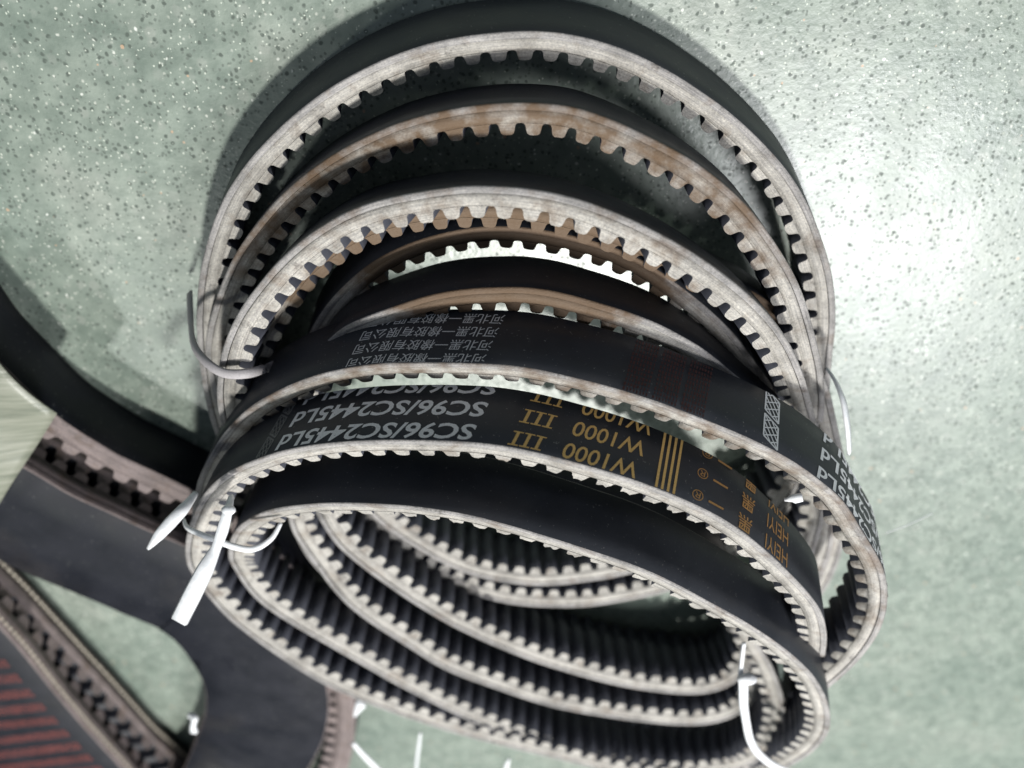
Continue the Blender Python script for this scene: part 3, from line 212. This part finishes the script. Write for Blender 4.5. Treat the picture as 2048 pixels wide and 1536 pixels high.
'S': [2115,1316,270,0,0,100,2076,1385,270,0,0,100,2057,1462,270,0,0,100,2034,1539,270,0,0,100,2001,1612,270,0,0,100,1966,1683,270,0,0,100,1931,1755,270,0,0,100,1894,1826,270,0,0,100,1851,1893,270,0,0,100,1799,1953,270,0,0,100,1743,2010,270,0,0,100,1686,2066,270,0,0,100,1622,2115,270,0,0,100,1557,2161,270,0,0,100,1493,2208,270,0,0,100,1430,2257,270,0,0,100,1367,2307,270,0,0,100,1307,2359,270,0,0,100,1252,2416,270,0,0,100,1202,2479,270,0,0,100,1158,2546,270,0,0,100,1118,2615,270,0,0,100,1080,2685,270,0,0,100,1045,2757,270,0,0,100,1013,2830,270,0,0,100,984,2905,270,0,0,100,958,2980,270,0,0,100,935,3057,270,0,0,100,916,3134,270,0,0,100,900,3212,270,0,0,100,889,3291,270,0,0,100,880,3371,270,0,0,100,874,3450,270,0,0,100,869,3530,270,0,0,100,866,3610,270,0,0,100,865,3690,270,0,0,100,867,3770,270,0,0,100,870,3849,270,0,0,100,877,3929,270,0,0,100,885,4008,270,0,0,100,896,4087,270,0,0,100,909,4166,270,0,0,100,924,4245,270,0,0,100,941,4323,270,0,0,100,959,4400,270,0,0,100,979,4478,270,0,0,100,1000,4555,270,0,0,100,1021,4632,270,0,0,100,1044,4708,270,0,0,100,1067,4785,270,0,0,100,1090,4861,270,0,0,100,1113,4938,270,0,0,100,1136,5014,270,0,0,100,1159,5091,270,0,0,100,1186,5166,270,0,0,100,1215,5240,270,0,0,100,1249,5312,270,0,0,100,1287,5383,270,0,0,100,1328,5451,270,0,0,100,1370,5519,270,0,0,100,1414,5586,270,0,0,100,1461,5651,270,0,0,100,1509,5714,270,0,0,100,1561,5775,270,0,0,100,1616,5833,270,0,0,100,1675,5887,270,0,0,100,1738,5936,270,0,0,100,1804,5980,270,0,0,100,1873,6020,270,0,0,100,1944,6058,270,0,0,100,2016,6091,270,0,0,100,2090,6121,270,0,0,100,2166,6145,270,0,0,100,2244,6163,270,0,0,100,2323,6174,270,0,0,100,2403,6178,270,0,0,100,2483,6175,270,0,0,100,2562,6164,270,0,0,100,2639,6145,270,0,0,100,2716,6123,270,0,0,100,2791,6097,270,0,0,100,2866,6068,270,0,0,100,2940,6038,270,0,0,100,3013,6005,270,0,0,100,3085,5971,270,0,0,100,3157,5936,270,0,0,100,3227,5899,270,0,0,100,3298,5862,270,0,0,100,3368,5822,270,0,0,100,3436,5782,270,0,0,100,3505,5741,270,0,0,100,3573,5699,270,0,0,100,3640,5655,270,0,0,100,3706,5611,270,0,0,100,3772,5566,270,0,0,100,3837,5519,270,0,0,100,3901,5471,270,0,0,100,3965,5423,270,0,0,100,4027,5373,270,0,0,100,4088,5322,270,0,0,100,4149,5270,270,0,0,100,4208,5216,270,0,0,100,4265,5160,270,0,0,100,4322,5104,270,0,0,100,4376,5046,270,0,0,100,4428,4985,270,0,0,100,4479,4924,270,0,0,100,4526,4859,270,0,0,100,4570,4792,270,0,0,100,4611,4724,270,0,0,100,4646,4652,270,0,0,100,4676,4578,270,0,0,100,4699,4502,270,0,0,100,4713,4423,270,0,0,100,4724,4344,270,0,0,100,4725,4264,270,0,0,100,4724,4185,270,0,0,100,4718,4105,270,0,0,100,4707,4026,270,0,0,100,4695,3947,270,0,0,100,4679,3869,270,0,0,100,4660,3791,270,0,0,100,4640,3714,270,0,0,100,4618,3637,270,0,0,100,4593,3561,270,0,0,100,4568,3486,270,0,0,100,4541,3410,270,0,0,100,4513,3336,270,0,0,100,4483,3262,270,0,0,100,4452,3188,270,0,0,100,4421,3114,270,0,0,100,4388,3041,270,0,0,100,4355,2969,270,0,0,100,4321,2897,270,0,0,100,4286,2825,270,0,0,100,4250,2754,270,0,0,100,4214,2682,270,0,0,100,4177,2611,270,0,0,100,4139,2541,270,0,0,100,4101,2471,270,0,0,100,4063,2401,270,0,0,100,4024,2331,270,0,0,100,3984,2262,270,0,0,100,3944,2193,270,0,0,100,3903,2124,270,0,0,100,3862,2056,270,0,0,100,3821,1988,270,0,0,100,3779,1920,270,0,0,100,3736,1852,270,0,0,100,3693,1784,270,0,0,100,3650,1717,270,0,0,100,3606,1651,270,0,0,100,3560,1585,270,0,0,100,3514,1521,270,0,0,100,3466,1457,270,0,0,100,3416,1394,270,0,0,100,3364,1333,270,0,0,100,3310,1274,270,0,0,100,3254,1218,270,0,0,100,3194,1165,270,0,0,100,3130,1117,270,0,0,100,3063,1074,270,0,0,100,2991,1040,270,0,0,100,2914,1017,270,0,0,100,2835,1008,270,0,0,100,2755,1012,270,0,0,100,2677,1026,270,0,0,100,2600,1047,270,0,0,100,2524,1073,270,0,0,100,2450,1103,270,0,0,100,2378,1137,270,0,0,100,2308,1175,270,0,0,100,2239,1216,270,0,0,100,2174,1262,270,0,0,100],
}
class Belt:
    def __init__(s, key, width, depth, root, taper):
        a = np.array(DATA[key], float).reshape(-1, 6); s.P = a[:, :3] * 1e-4; s.W = a[:, 3:] * .01
        s.n = len(a); s.w = width; s.d = depth; s.root = root; s.tan = math.tan(R(taper))
        # fine sampling table, indexed by control index (float)
        k = 8; u = np.arange(s.n * k) / k
        C = np.array([s._cr(s.P, x) for x in u]); seg = np.linalg.norm(np.roll(C, -1, 0) - C, axis=1)
        s.u = np.append(u, s.n); s.S = np.append(0, np.cumsum(seg)); s.L = s.S[-1]
    def _cr(s, A, x):
        i = int(math.floor(x)); t = x - i; n = s.n
        p0, p1, p2, p3 = A[(i - 1) % n], A[i % n], A[(i + 1) % n], A[(i + 2) % n]
        return .5 * (2 * p1 + (p2 - p0) * t + (2 * p0 - 5 * p1 + 4 * p2 - p3) * t * t + (3 * p1 - p0 - 3 * p2 + p3) * t ** 3)
    def s2u(s, x): return float(np.interp(x % s.L, s.S, s.u))
    def u2s(s, u): return float(np.interp(u % s.n, s.u, s.S))
    def frame(s, u):
        P = s._cr(s.P, u); T = s._cr(s.P, u + .12) - s._cr(s.P, u - .12); T /= np.linalg.norm(T)
        W = s._cr(s.W, u); W = W - T * (W @ T); W /= np.linalg.norm(W)
        return P, T, W, np.cross(W, T)
    def at(s, u, v, d):          # v: 0 at the top rim down to -width; d: depth below the back
        P, T, W, O = s.frame(u)
        return P + W * v - O * d
    def strip(s, name, section, mats, midx, step, parent, stain=None, wob=0.0):
        """sweep a section [(v, d)] (closed loop) along the belt"""
        n = int(s.L / step); m = len(section); V = []; st = []
        ph = rng.uniform(0, 6, 6)
        for i in range(n):
            u = s.s2u(i * s.L / n); P, T, W, O = s.frame(u)
            for (v, d) in section: V.append(P + W * v - O * d)
            if stain is not None: st += [stain(u)] * m
        F = []; MI = []
        for i in range(n):
            j = (i + 1) % n
            for k in range(m):
                l = (k + 1) % m
                if midx[k] < 0: continue
                F.append((i * m + k, i * m + l, j * m + l, j * m + k)); MI.append(midx[k])
        me = mesh(name, V, F, mats, MI)
        if stain is not None:
            at = me.attributes.new('stain', 'FLOAT', 'POINT'); at.data.foreach_set('value', st)
        at = me.attributes.new('dep', 'FLOAT', 'POINT'); at.data.foreach_set('value', [d for (v, d) in section] * n)
        return link(name, me, parent)
    def tooth_mesh(s, sc, pitch, mats, st, ragged=0.0):
        k = pitch / .0106; r = s.root; D = s.d; h = (D - r)
        prof = [(-.0047, 0), (-.0038, .06), (-.0033, .22), (-.0030, .55), (-.0026, .84), (-.0017, .97), (0, 1.0), (.0017, .97), (.0026, .84), (.0030, .55), (.0033, .22), (.0038, .06), (.0047, 0)]
        V = []; n = len(prof); jit = rng.normal(0, ragged, n) if ragged else np.zeros(n)
        for side in (0, 1):
            for q, (x, y) in enumerate(prof):
                d = r + h * y * (1 + (jit[q] if side == 0 else 0)); u = s.s2u(sc + x * k)
                off = d * s.tan + (.00012 if y > .02 else 0)
                V.append(s.at(u, -off if side == 0 else -s.w + off, d))
        c = np.mean(V, axis=0)
        F = [(q, q + 1, n + q + 1, n + q) for q in range(n - 1)]
        MI = [1] * len(F)
        F += [tuple(range(n))[::-1], tuple(range(n, 2 * n))]; MI += [0, 0]
        me = mesh('tooth', [v - c for v in V], F, mats, MI)
        for p in list(me.polygons)[-2:]: p.use_smooth = False
        at = me.attributes.new('stain', 'FLOAT', 'POINT'); at.data.foreach_set('value', [st] * (2 * n))
        at = me.attributes.new('dep', 'FLOAT', 'POINT'); at.data.foreach_set('value', [r + h * y for (x, y) in prof] * 2)
        return me, c, V, F, MI
    def build(s, root, mats, stain, hidden=lambda u: False, pitch=.0088, step=.0018, ragged=lambda u: 0.0, cap=299):
        edge, bedge, rib, back = mats; w, t = s.w, s.tan; b0 = .0030 * s.d / .0135; e = .0007
        # backing layer: black outer face, rounded arris, grey cut edge
        sec = [(-e, 0), (-.0001, e * .8), (-b0 * t, b0), (-w + b0 * t, b0), (-w + .0001, e * .8), (-w + e, 0), (-w * .66, -.0001), (-w * .33, -.0001)]
        s.backing = s.strip('backing', sec, [back, bedge], [1, 1, -1, 1, 1, 0, 0, 0], step, root, stain)
        g = .00022
        sec = [(-b0 * t - .0009, b0), (-b0 * t - g, b0 + .0003), (-s.root * t - g * .5, s.root), (-w + s.root * t + g * .5, s.root), (-w + b0 * t + g, b0 + .0003), (-w + b0 * t + .0009, b0)]
        s.strip('core', sec, [edge, rib], [0, 0, 1, 0, 0, -1], step, root, stain)
        nt_ = int(round(s.L / pitch)); p = s.L / nt_
        idx = sorted(range(nt_), key=lambda i: hidden(s.s2u(i * p)))
        show, rest = idx[:cap], idx[cap:]
        for i in show:
            u = s.s2u(i * p); me, c, *_ = s.tooth_mesh(i * p, p, [edge, rib], stain(u), ragged(u))
            o = link('tooth', me, root); o.location = c
        if rest:
            V = []; F = []; MI = []; ST = []
            for i in rest:
                st = stain(s.s2u(i * p)); tm, _, v, f, mi = s.tooth_mesh(i * p, p, [edge, rib], st); bpy.data.meshes.remove(tm)
                o = len(V); V += v; ST += [st] * len(v); F += [tuple(a + o for a in q) for q in f]; MI += mi
            me = mesh('hidden_teeth', V, F, [edge, rib], MI); at = me.attributes.new('stain', 'FLOAT', 'POINT'); at.data.foreach_set('value', ST); o = link('hidden_teeth', me, root); o['kind'] = 'stuff'
    # ---- print on the back
    def wrap(s, flat, name, material, s0, v0, parent, height=.00012, slant=0.0):
        """flat: (verts2d, faces) with x along the reading direction (towards falling s), y up the width"""
        vs, fs = flat
        bm = bmesh.new(); bv = [bm.verts.new((x, y, 0)) for x, y in vs]
        for f in fs:
            try: bm.faces.new([bv[i] for i in f])
            except ValueError: pass
        lo, hi = -s.w + .0009 - v0, -.0009 - v0
        for co, no in (((0, lo, 0), (0, -1, 0)), ((0, hi, 0), (0, 1, 0))):
            bmesh.ops.bisect_plane(bm, geom=bm.verts[:] + bm.edges[:] + bm.faces[:], plane_co=co, plane_no=no, clear_outer=True)
        if not bm.faces: bm.free(); return None
        for v in bm.verts:
            x, y, _ = v.co
            v.co = Vector(s.at(s.s2u(s0 - x - slant * (y + v0)), y + v0, -height - .0001))
        for f in bm.faces: f.normal_update()
        me = bpy.data.meshes.new(name); bm.to_mesh(me); bm.free(); me.materials.append(material)
        return link(name, me, parent)

_tc = {}
def text_flat(body, height, length=None, bold=0.0):
    """flat outline of a line of text, scaled to the given cap height and total length (m)"""
    k = (body, bold)
    if k not in _tc:
        cu = bpy.data.curves.new('t', 'FONT'); cu.body = body; cu.size = 1; cu.resolution_u = 3; cu.offset = bold
        o = bpy.data.objects.new('t', cu); COL.objects.link(o)
        dg = bpy.context.evaluated_depsgraph_get(); me = bpy.data.meshes.new_from_object(o.evaluated_get(dg))
        V = [(v.co.x, v.co.y) for v in me.vertices]; F = [tuple(p.vertices) for p in me.polygons]
        bpy.data.objects.remove(o); bpy.data.curves.remove(cu); bpy.data.meshes.remove(me)
        _tc[k] = (np.array(V), F)
    V, F = _tc[k]
    lo, hi = V.min(0), V.max(0)
    sy = height / (hi[1] - lo[1]); sx = length / (hi[0] - lo[0]) if length else sy
    return [((x - lo[0]) * sx, (y - lo[1]) * sy) for x, y in V], F
def bars_flat(rects):
    V = []; F = []
    for x0, y0, x1, y1, sh in rects:
        o = len(V); V += [(x0 + sh * y0, y0), (x1 + sh * y0, y0), (x1 + sh * y1, y1), (x0 + sh * y1, y1)]; F.append((o, o + 1, o + 2, o + 3))
    return V, F
def hatch_flat(wd, ht, rise, lw):
    """a slanted block of crossed diagonal lines with a border"""
    V = []; F = []
    sk = lambda x, y: (x, y + rise * x / wd)
    def ln(a, b, l):
        d = np.array(b) - np.array(a); q = np.array([-d[1], d[0]]) / np.linalg.norm(d) * l / 2; o = len(V)
        V.extend([tuple(np.array(a) - q), tuple(np.array(b) - q), tuple(np.array(b) + q), tuple(np.array(a) + q)]); F.append((o, o + 1, o + 2, o + 3))
    c = [sk(0, 0), sk(wd, 0), sk(wd, ht), sk(0, ht)]
    for i in range(4): ln(c[i], c[(i + 1) % 4], lw * 1.3)
    n = 4
    for i in range(-2, 4):
        for sg in (1, -1):
            pts = []
            for t in np.linspace(0, 1, 21):
                x = wd * t; y = (ht / 3) * i + (x / wd) * ht * .66 if sg > 0 else ht - ((ht / 3) * i + (x / wd) * ht * .66)
                if 0 <= y <= ht: pts.append(sk(x, y))
            if len(pts) > 1: ln(pts[0], pts[-1], lw)
    return V, F

# ------------------------------------------------------------------ the two tied coils
def bell(u, a, b, soft=3.0):
    return max(0.0, min(1.0, (u - a) / soft, (b - u) / soft))
lower = thing('drive_belt', 'black toothed rubber belt coiled in four loops lying lowest on the green floor', 'drive belt')
B1 = Belt('coil1', .025, .0102, .0063, 13)
st1 = lambda u: .34 * bell(u, 108, 143, 6) + .85 * bell(u, 302, 333, 5) + .1 * bell(u, 202, 226)
B1.build(lower, (M_EDGE, M_BEDGE, M_RIB, M_BACK), st1, hidden=lambda u: 1 if u > 362 else 0, ragged=lambda u: .015)

upper = thing('drive_belt', 'black printed toothed belt coiled in six loops on top, lettered SC96/SC2445Ld', 'drive belt')
B2 = Belt('coil2', .025, .0102, .0063, 13)
st2 = lambda u: .8 * bell(u, 3, 22, 4) + .8 * bell(u, 550, 563, 4) + .18 * bell(u, 411, 455)
hid = lambda u: (2 if (349 < u < 394 or 455 + 3 < u < 550 - 3 or u > 563 + 6) else (1 if (101 < u < 101 + 26 or 22 < u < 22 + 10) else 0))
rag = lambda u: .13 * bell(u, 290 + 15, 324) + .13 * bell(u, 411 + 18, 455 - 12) + .13 * bell(u, 188 + 6, 227 - 6) + .015
B2.build(upper, (M_EDGE, M_BEDGE, M_RIB, M_BACK), st2, hidden=hid, ragged=rag)

# print on the loop that faces the viewer below the topmost one
pitch = .0096
def rows(B, flat, name, m, u0, vs, parent, slant=.22):
    s0 = B.u2s(u0)
    for v in vs: B.wrap(flat, name, m, s0, v, parent, slant=slant)
V3 = (-.0078, -.0078 - pitch, -.0078 - 2 * pitch)
rows(B2, text_flat('SC96/SC2445Ld', .0066, .0700, .022), 'lettering', M_SILVER, 306.64, V3, B2.backing)
def numeral_flat(n, ht, wd):
    r = []; c = wd / n
    for i in range(n): r += [(i * c + c * .38, .0005, i * c + c * .66, ht - .0005, 0), (i * c + c * .08, 0, i * c + c * .96, .0005, 0), (i * c + c * .08, ht - .0005, i * c + c * .96, ht, 0)]
    return bars_flat(r)
rows(B2, numeral_flat(3, .0058, .0108), 'lettering', M_GOLD, 309.41, [v + .0006 for v in V3], B2.backing)
rows(B2, text_flat('W1000', .0064, .0245, .008), 'lettering', M_GOLD, 313.24, [v + .0004 for v in V3], B2.backing)
B2.wrap(bars_flat([(i * .0021, -.025, i * .0021 + .0009, 0, 0) for i in range(4)]), 'stripe', M_GOLD, B2.u2s(315.02), 0, B2.backing, slant=.12)
rows(B2, text_flat('\u00ae', .0044), 'lettering', M_BRONZE, 316.27, [v + .001 for v in V3], B2.backing)
rows(B2, text_flat('\u4e00', .0009, .0062), 'lettering', M_BRONZE, 317.31, [v + .003 for v in V3], B2.backing)
rows(B2, text_flat('\u9ed1', .0066, .0068, .01), 'lettering', M_BRONZE, 318.98, V3, B2.backing)
rows(B2, text_flat('HEIYI', .0064, .0140), 'lettering', M_BRONZE, 321.72, V3, B2.backing)
rows(B2, hatch_flat(.0046, .0083, -.0028, .00042), 'print_block', M_DIM, 297.38, [v + .001 for v in V3], B2.backing)
# print on the big loop behind it
p2 = .0059
rows(B2, text_flat('\u6cb3\u5317\u9ed1\u4e00\u6a61\u80f6\u6709\u9650\u516c\u53f8', .0045, .0470), 'lettering', M_PALE, 427.89, [-.0045 - p2 * i for i in range(-1, 5)], B2.backing)
rows(B2, hatch_flat(.0056, .0096, -.0034, .00048), 'print_block', M_SILVER, 440.34, [-.0108, -.0108 - .0114, -.0108 - .0228], B2.backing, .05)
rows(B2, text_flat('SC96/SC2445Ld', .0066, .0700, .022), 'lettering', M_SILVER, 451.26, [v + .001 for v in V3], B2.backing)
def strokes(n, m, wd, ht, gap):
    r = []
    for j in range(m):
        for i in range(n):
            x = i * wd / n; y = j * ht / m
            r.append((x, y, x + wd / n * random.uniform(.35, .7), y + ht / m * random.uniform(.55, .8), 0))
    return bars_flat(r)
for k in range(3):
    B2.wrap(strokes(8, 12, .0085, .023, 0), 'faded_print', M_RED, B2.u2s(436.91 - k * 1.22), -.0235, B2.backing, slant=.1)

# ------------------------------------------------------------------ the two folded wide belts at the lower left
mid = thing('drive_belt', 'wide black toothed belt folded flat, its two toothed edges passing under the coils', 'drive belt')
B3 = Belt('L', .068, .0138, .0090, 6)
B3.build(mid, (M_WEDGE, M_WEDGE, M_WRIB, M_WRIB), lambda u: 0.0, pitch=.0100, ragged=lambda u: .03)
edge_belt = thing('drive_belt', 'dark belt standing on edge along the outside of the folded wide belt', 'drive belt')
B5 = Belt('S', .027, .0165, .0108, 8)
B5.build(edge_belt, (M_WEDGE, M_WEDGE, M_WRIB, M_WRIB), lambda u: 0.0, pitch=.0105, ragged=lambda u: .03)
near = thing('drive_belt', 'wide belt with red printing and two rows of pale cord ends along its toothed edge', 'drive belt')
B4 = Belt('M', .085, .0148, .0098, 5)
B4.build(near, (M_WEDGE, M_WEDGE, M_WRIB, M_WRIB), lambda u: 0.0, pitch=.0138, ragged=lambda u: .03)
def cord_ends(B, u0, u1, parent):
    V = []; F = []; s = B.u2s(u0); e = B.u2s(u1)
    while s < e:
        l = random.uniform(.0026, .0036); v = -.0035 * B.tan + .0001; r = .0008
        for (ds, dv, dd) in ((0, 0, 0), (l * .15, r, -r), (l * .15, r, r), (l * .85, r, r), (l * .85, r, -r), (l, 0, 0)):
            V.append(B.at(B.s2u(s + ds), v + dv * .8, .0030 + dd))
        o = len(V) - 6; F += [(o, o + 1, o + 2), (o + 1, o + 4, o + 3, o + 2), (o + 5, o + 3, o + 4)]
        s += l + random.uniform(.0004, .0009)
    link('cord_ends', mesh('cord_ends', V, F, [M_CORD]), parent)['kind'] = 'stuff'
cord_ends(B4, 5, 39, near)
cord_ends(B4, 52, 84, near)
for k in range(22):
    B4.wrap(strokes(5, 24, .0066, .064, 0), 'red_lettering', M_RED2, B4.u2s(84) - k * .0125, -.076, near, slant=-.05)

# ------------------------------------------------------------------ plastic ties
def ribbon(name, pts, widths, normal, th, parent, mats=[M_TIE], sub=6):
    """a flat plastic strap swept along pts; normal = direction its flat side faces"""
    P = [Vector(p) for p in pts]; n = len(P); Q = []; Wd = []
    for i in range(n - 1):
        p0, p1, p2, p3 = P[max(i - 1, 0)], P[i], P[i + 1], P[min(i + 2, n - 1)]
        for k in range(sub):
            t = k / sub
            Q.append(.5 * (2 * p1 + (p2 - p0) * t + (2 * p0 - 5 * p1 + 4 * p2 - p3) * t * t + (3 * p1 - p0 - 3 * p2 + p3) * t ** 3)); Wd.append(widths[i] * (1 - t) + widths[i + 1] * t)
    Q.append(P[-1]); Wd.append(widths[-1]); V = []; F = []
    for i, q in enumerate(Q):
        T = (Q[min(i + 1, len(Q) - 1)] - Q[max(i - 1, 0)]).normalized(); nn = Vector(normal); nn = (nn - T * nn.dot(T)).normalized(); b = T.cross(nn)
        w = Wd[i] / 2
        for (x, y) in ((-w, -th * .3), (-w * .8, th / 2), (w * .8, th / 2), (w, -th * .3), (w * .8, -th / 2), (-w * .8, -th / 2)):
            V.append(q + b * x + nn * y)
    for i in range(len(Q) - 1):
        for k in range(6):
            l = (k + 1) % 6; F.append((i * 6 + k, i * 6 + l, i * 6 + 6 + l, i * 6 + 6 + k))
    F += [tuple(range(6))[::-1], tuple(range(len(V) - 6, len(V)))]
    return link(name, mesh(name, V, F, mats), parent)
def lump(name, c, r, parent, sq=(1, 1, 1), m=M_TIE):
    bm = bmesh.new(); bmesh.ops.create_icosphere(bm, subdivisions=2, radius=r)
    for v in bm.verts:
        k = 1 + random.uniform(-.18, .18); v.co = Vector((v.co.x * sq[0] * k, v.co.y * sq[1] * k, v.co.z * sq[2] * k)) + Vector(c)
    me = bpy.data.meshes.new(name); bm.to_mesh(me); bm.free(); me.materials.append(m)
    for p in me.polygons: p.use_smooth = True
    return link(name, me, parent)
G = 'plastic ties holding the coils'
t = thing('plastic_tie', 'white plastic tie knotted round the left of the top coil, two long tails', 'tie', G)
ribbon('strap', [(0.1220, 0.2016, 0.0720), (0.1177, 0.2003, 0.0780), (0.1075, 0.2003, 0.0830), (0.0998, 0.2034, 0.0840), (0.0931, 0.2044, 0.0840), (0.0870, 0.2014, 0.0820), (0.0837, 0.1973, 0.0780)], [.0016, .002, .0024, .0026, .0024, .002, .0014], (0, -.35, .9), .0009, t)
ribbon('tail', [(0.1155, 0.1898, 0.0700), (0.1175, 0.1905, 0.0780), (0.1214, 0.1934, 0.0820), (0.1259, 0.1978, 0.0840), (0.1325, 0.2062, 0.0820)], [.002, .0042, .0046, .0040, .0012], (0, -.35, .9), .0010, t)
ribbon('tail', [(0.0980, 0.1824, 0.0800), (0.0973, 0.1829, 0.0870), (0.0999, 0.1899, 0.0890), (0.1035, 0.1976, 0.0900), (0.1075, 0.2043, 0.0940), (0.1138, 0.2150, 0.0960), (0.1225, 0.2303, 0.0950)], [.0018, .0034, .0042, .0036, .0060, .0066, .0066], (0, -.35, .9), .0012, t)
lump('knot', (0.0957, 0.1806, 0.0890), .0022, t, (1, .9, .8))
t = thing('plastic_tie', 'white plastic tie hanging inside the right end of the top coil, crumpled strap', 'tie', G)
ribbon('strap', [(-0.0922, 0.2557, 0.0850), (-0.0921, 0.2659, 0.0880), (-0.0921, 0.2702, 0.0900), (-0.0939, 0.2764, 0.0910), (-0.0952, 0.2851, 0.0920), (-0.0983, 0.2974, 0.0920), (-0.1024, 0.3114, 0.0920), (-0.1083, 0.3238, 0.0910), (-0.1171, 0.3351, 0.0900), (-0.1277, 0.3453, 0.0880)], [.0016, .0018, .0024, .0042, .0040, .0036, .0036, .0036, .0036, .0042], (0, -.35, .9), .0009, t)
lump('head', (-0.0940, 0.2708, 0.0910), .0030, t, (1.3, .9, .8))
t = thing('plastic_tie', 'grey shaded plastic tie wrapped round the left of the bottom coil', 'tie', G)
ribbon('strap', [(0.1268, 0.1391, 0.0100), (0.1221, 0.1430, 0.0250), (0.1152, 0.1438, 0.0420), (0.1077, 0.1448, 0.0520), (0.1009, 0.1468, 0.0560), (0.0933, 0.1472, 0.0560), (0.0886, 0.1490, 0.0500), (0.0868, 0.1526, 0.0400)], [.003, .0034, .0036, .0036, .0036, .0036, .0034, .003], (.25, -.3, .85), .001, t, [M_SHADETIE])
t = thing('plastic_tie', 'translucent plastic tie bulging from the right side of the bottom coil', 'tie', G)
ribbon('strap', [(-0.1176, 0.1555, 0.0400), (-0.1192, 0.1575, 0.0460), (-0.1205, 0.1612, 0.0520), (-0.1217, 0.1668, 0.0560), (-0.1231, 0.1726, 0.0580), (-0.1255, 0.1808, 0.0580)], [.003, .0036, .0040, .0040, .0034, .003], (-.6, -.3, .5), .001, t)
o = ribbon('tie_end', [(0.0760, 0.3611, 0.0400), (0.0783, 0.3605, 0.0430), (0.0826, 0.3695, 0.0440)], [.0048, .0064, .0012], (0, -.35, .9), .0012, None); tag(o, 'white pointed tie end poking out under the far rim of the top coil', 'tie end')
o = ribbon('tie_end', [(0.0478, 0.3752, 0.0500), (0.0502, 0.3930, 0.0460), (0.0531, 0.4145, 0.0420), (0.0568, 0.4462, 0.0360)], [.0012, .0018, .0018, .0018], (0, -.35, .9), .0012, None); tag(o, 'thin pale tie end standing upright at the lower edge', 'tie end')
o = ribbon('tie_end', [(0.0833, 0.3811, 0.0520), (0.0801, 0.3900, 0.0520), (0.0758, 0.4000, 0.0520), (0.0691, 0.4206, 0.0500)], [.0022, .0030, .0034, .0034], (0, -.35, .9), .0012, None); tag(o, 'broad greyish tie end slanting beside the folded wide belt', 'tie end')
o = ribbon('tie_end', [(0.0013, 0.3957, 0.0520), (0.0027, 0.4020, 0.0520), (0.0044, 0.4186, 0.0500)], [.0006, .0026, .0040], (0, -.35, .9), .0012, None); tag(o, 'white triangular tie tip just below the two lowest toothed edges', 'tie end')
o = ribbon('tie_end', [(-0.0926, 0.1769, 0.0880), (-0.0939, 0.1747, 0.0900), (-0.0964, 0.1740, 0.0900)], [.0028, .0034, .0030], (-.3, -.5, .8), .0012, None); tag(o, 'small bright tie end inside the right of the printed loop', 'tie end')
o = ribbon('tie_end', [(0.1634, 0.3561, 0.0520), (0.1598, 0.3556, 0.0540), (0.1615, 0.3609, 0.0550), (0.1622, 0.3662, 0.0550)], [.0030, .0034, .0026, .0040], (0, -.35, .9), .0018, None); tag(o, 'curled pale tie end on the floor beside the cord edged belt', 'tie end')
o = ribbon('loose_thread', [(-0.1558, 0.2303, 0.0500), (-0.1670, 0.2306, 0.0450), (-0.1793, 0.2285, 0.0400)], [.0003, .0003, .0003], (0, 0, 1), .0003, None); tag(o, 'hair thin pale thread sticking out from the largest printed loop', 'thread')

def make_tape():
    V = []; F = []; n = 14
    A = [Vector(q) for q in [(0.1983, 0.1369, 0.0340), (0.1798, 0.1792, 0.0340), (0.2242, 0.2315, 0.0350), (0.2428, 0.1854, 0.0350)]]
    a, b, c, d = A
    for i in range(n + 1):
        t = i / n
        for j in range(n + 1):
            u = j / n; q = a.lerp(b, u).lerp(d.lerp(c, u), t)
            V.append(q + Vector((0, 0, .004 * math.sin(u * 3.1) + .0012 * math.sin(t * 9 + u * 2))))
    k = n + 1
    for i in range(n):
        for j in range(n): F.append((i * k + j, i * k + j + 1, (i + 1) * k + j + 1, (i + 1) * k + j))
    c0 = sum(V, Vector()) / len(V)
    me = mesh('packing_tape', [v - c0 for v in V], F, [M_TAPE]); o = link('packing_tape', me); o.location = c0
    mo = o.modifiers.new('thickness', 'SOLIDIFY'); mo.thickness = .0006
    tag(o, 'streaky olive strip of packing tape crossing the folded wide belt', 'tape')
make_tape()
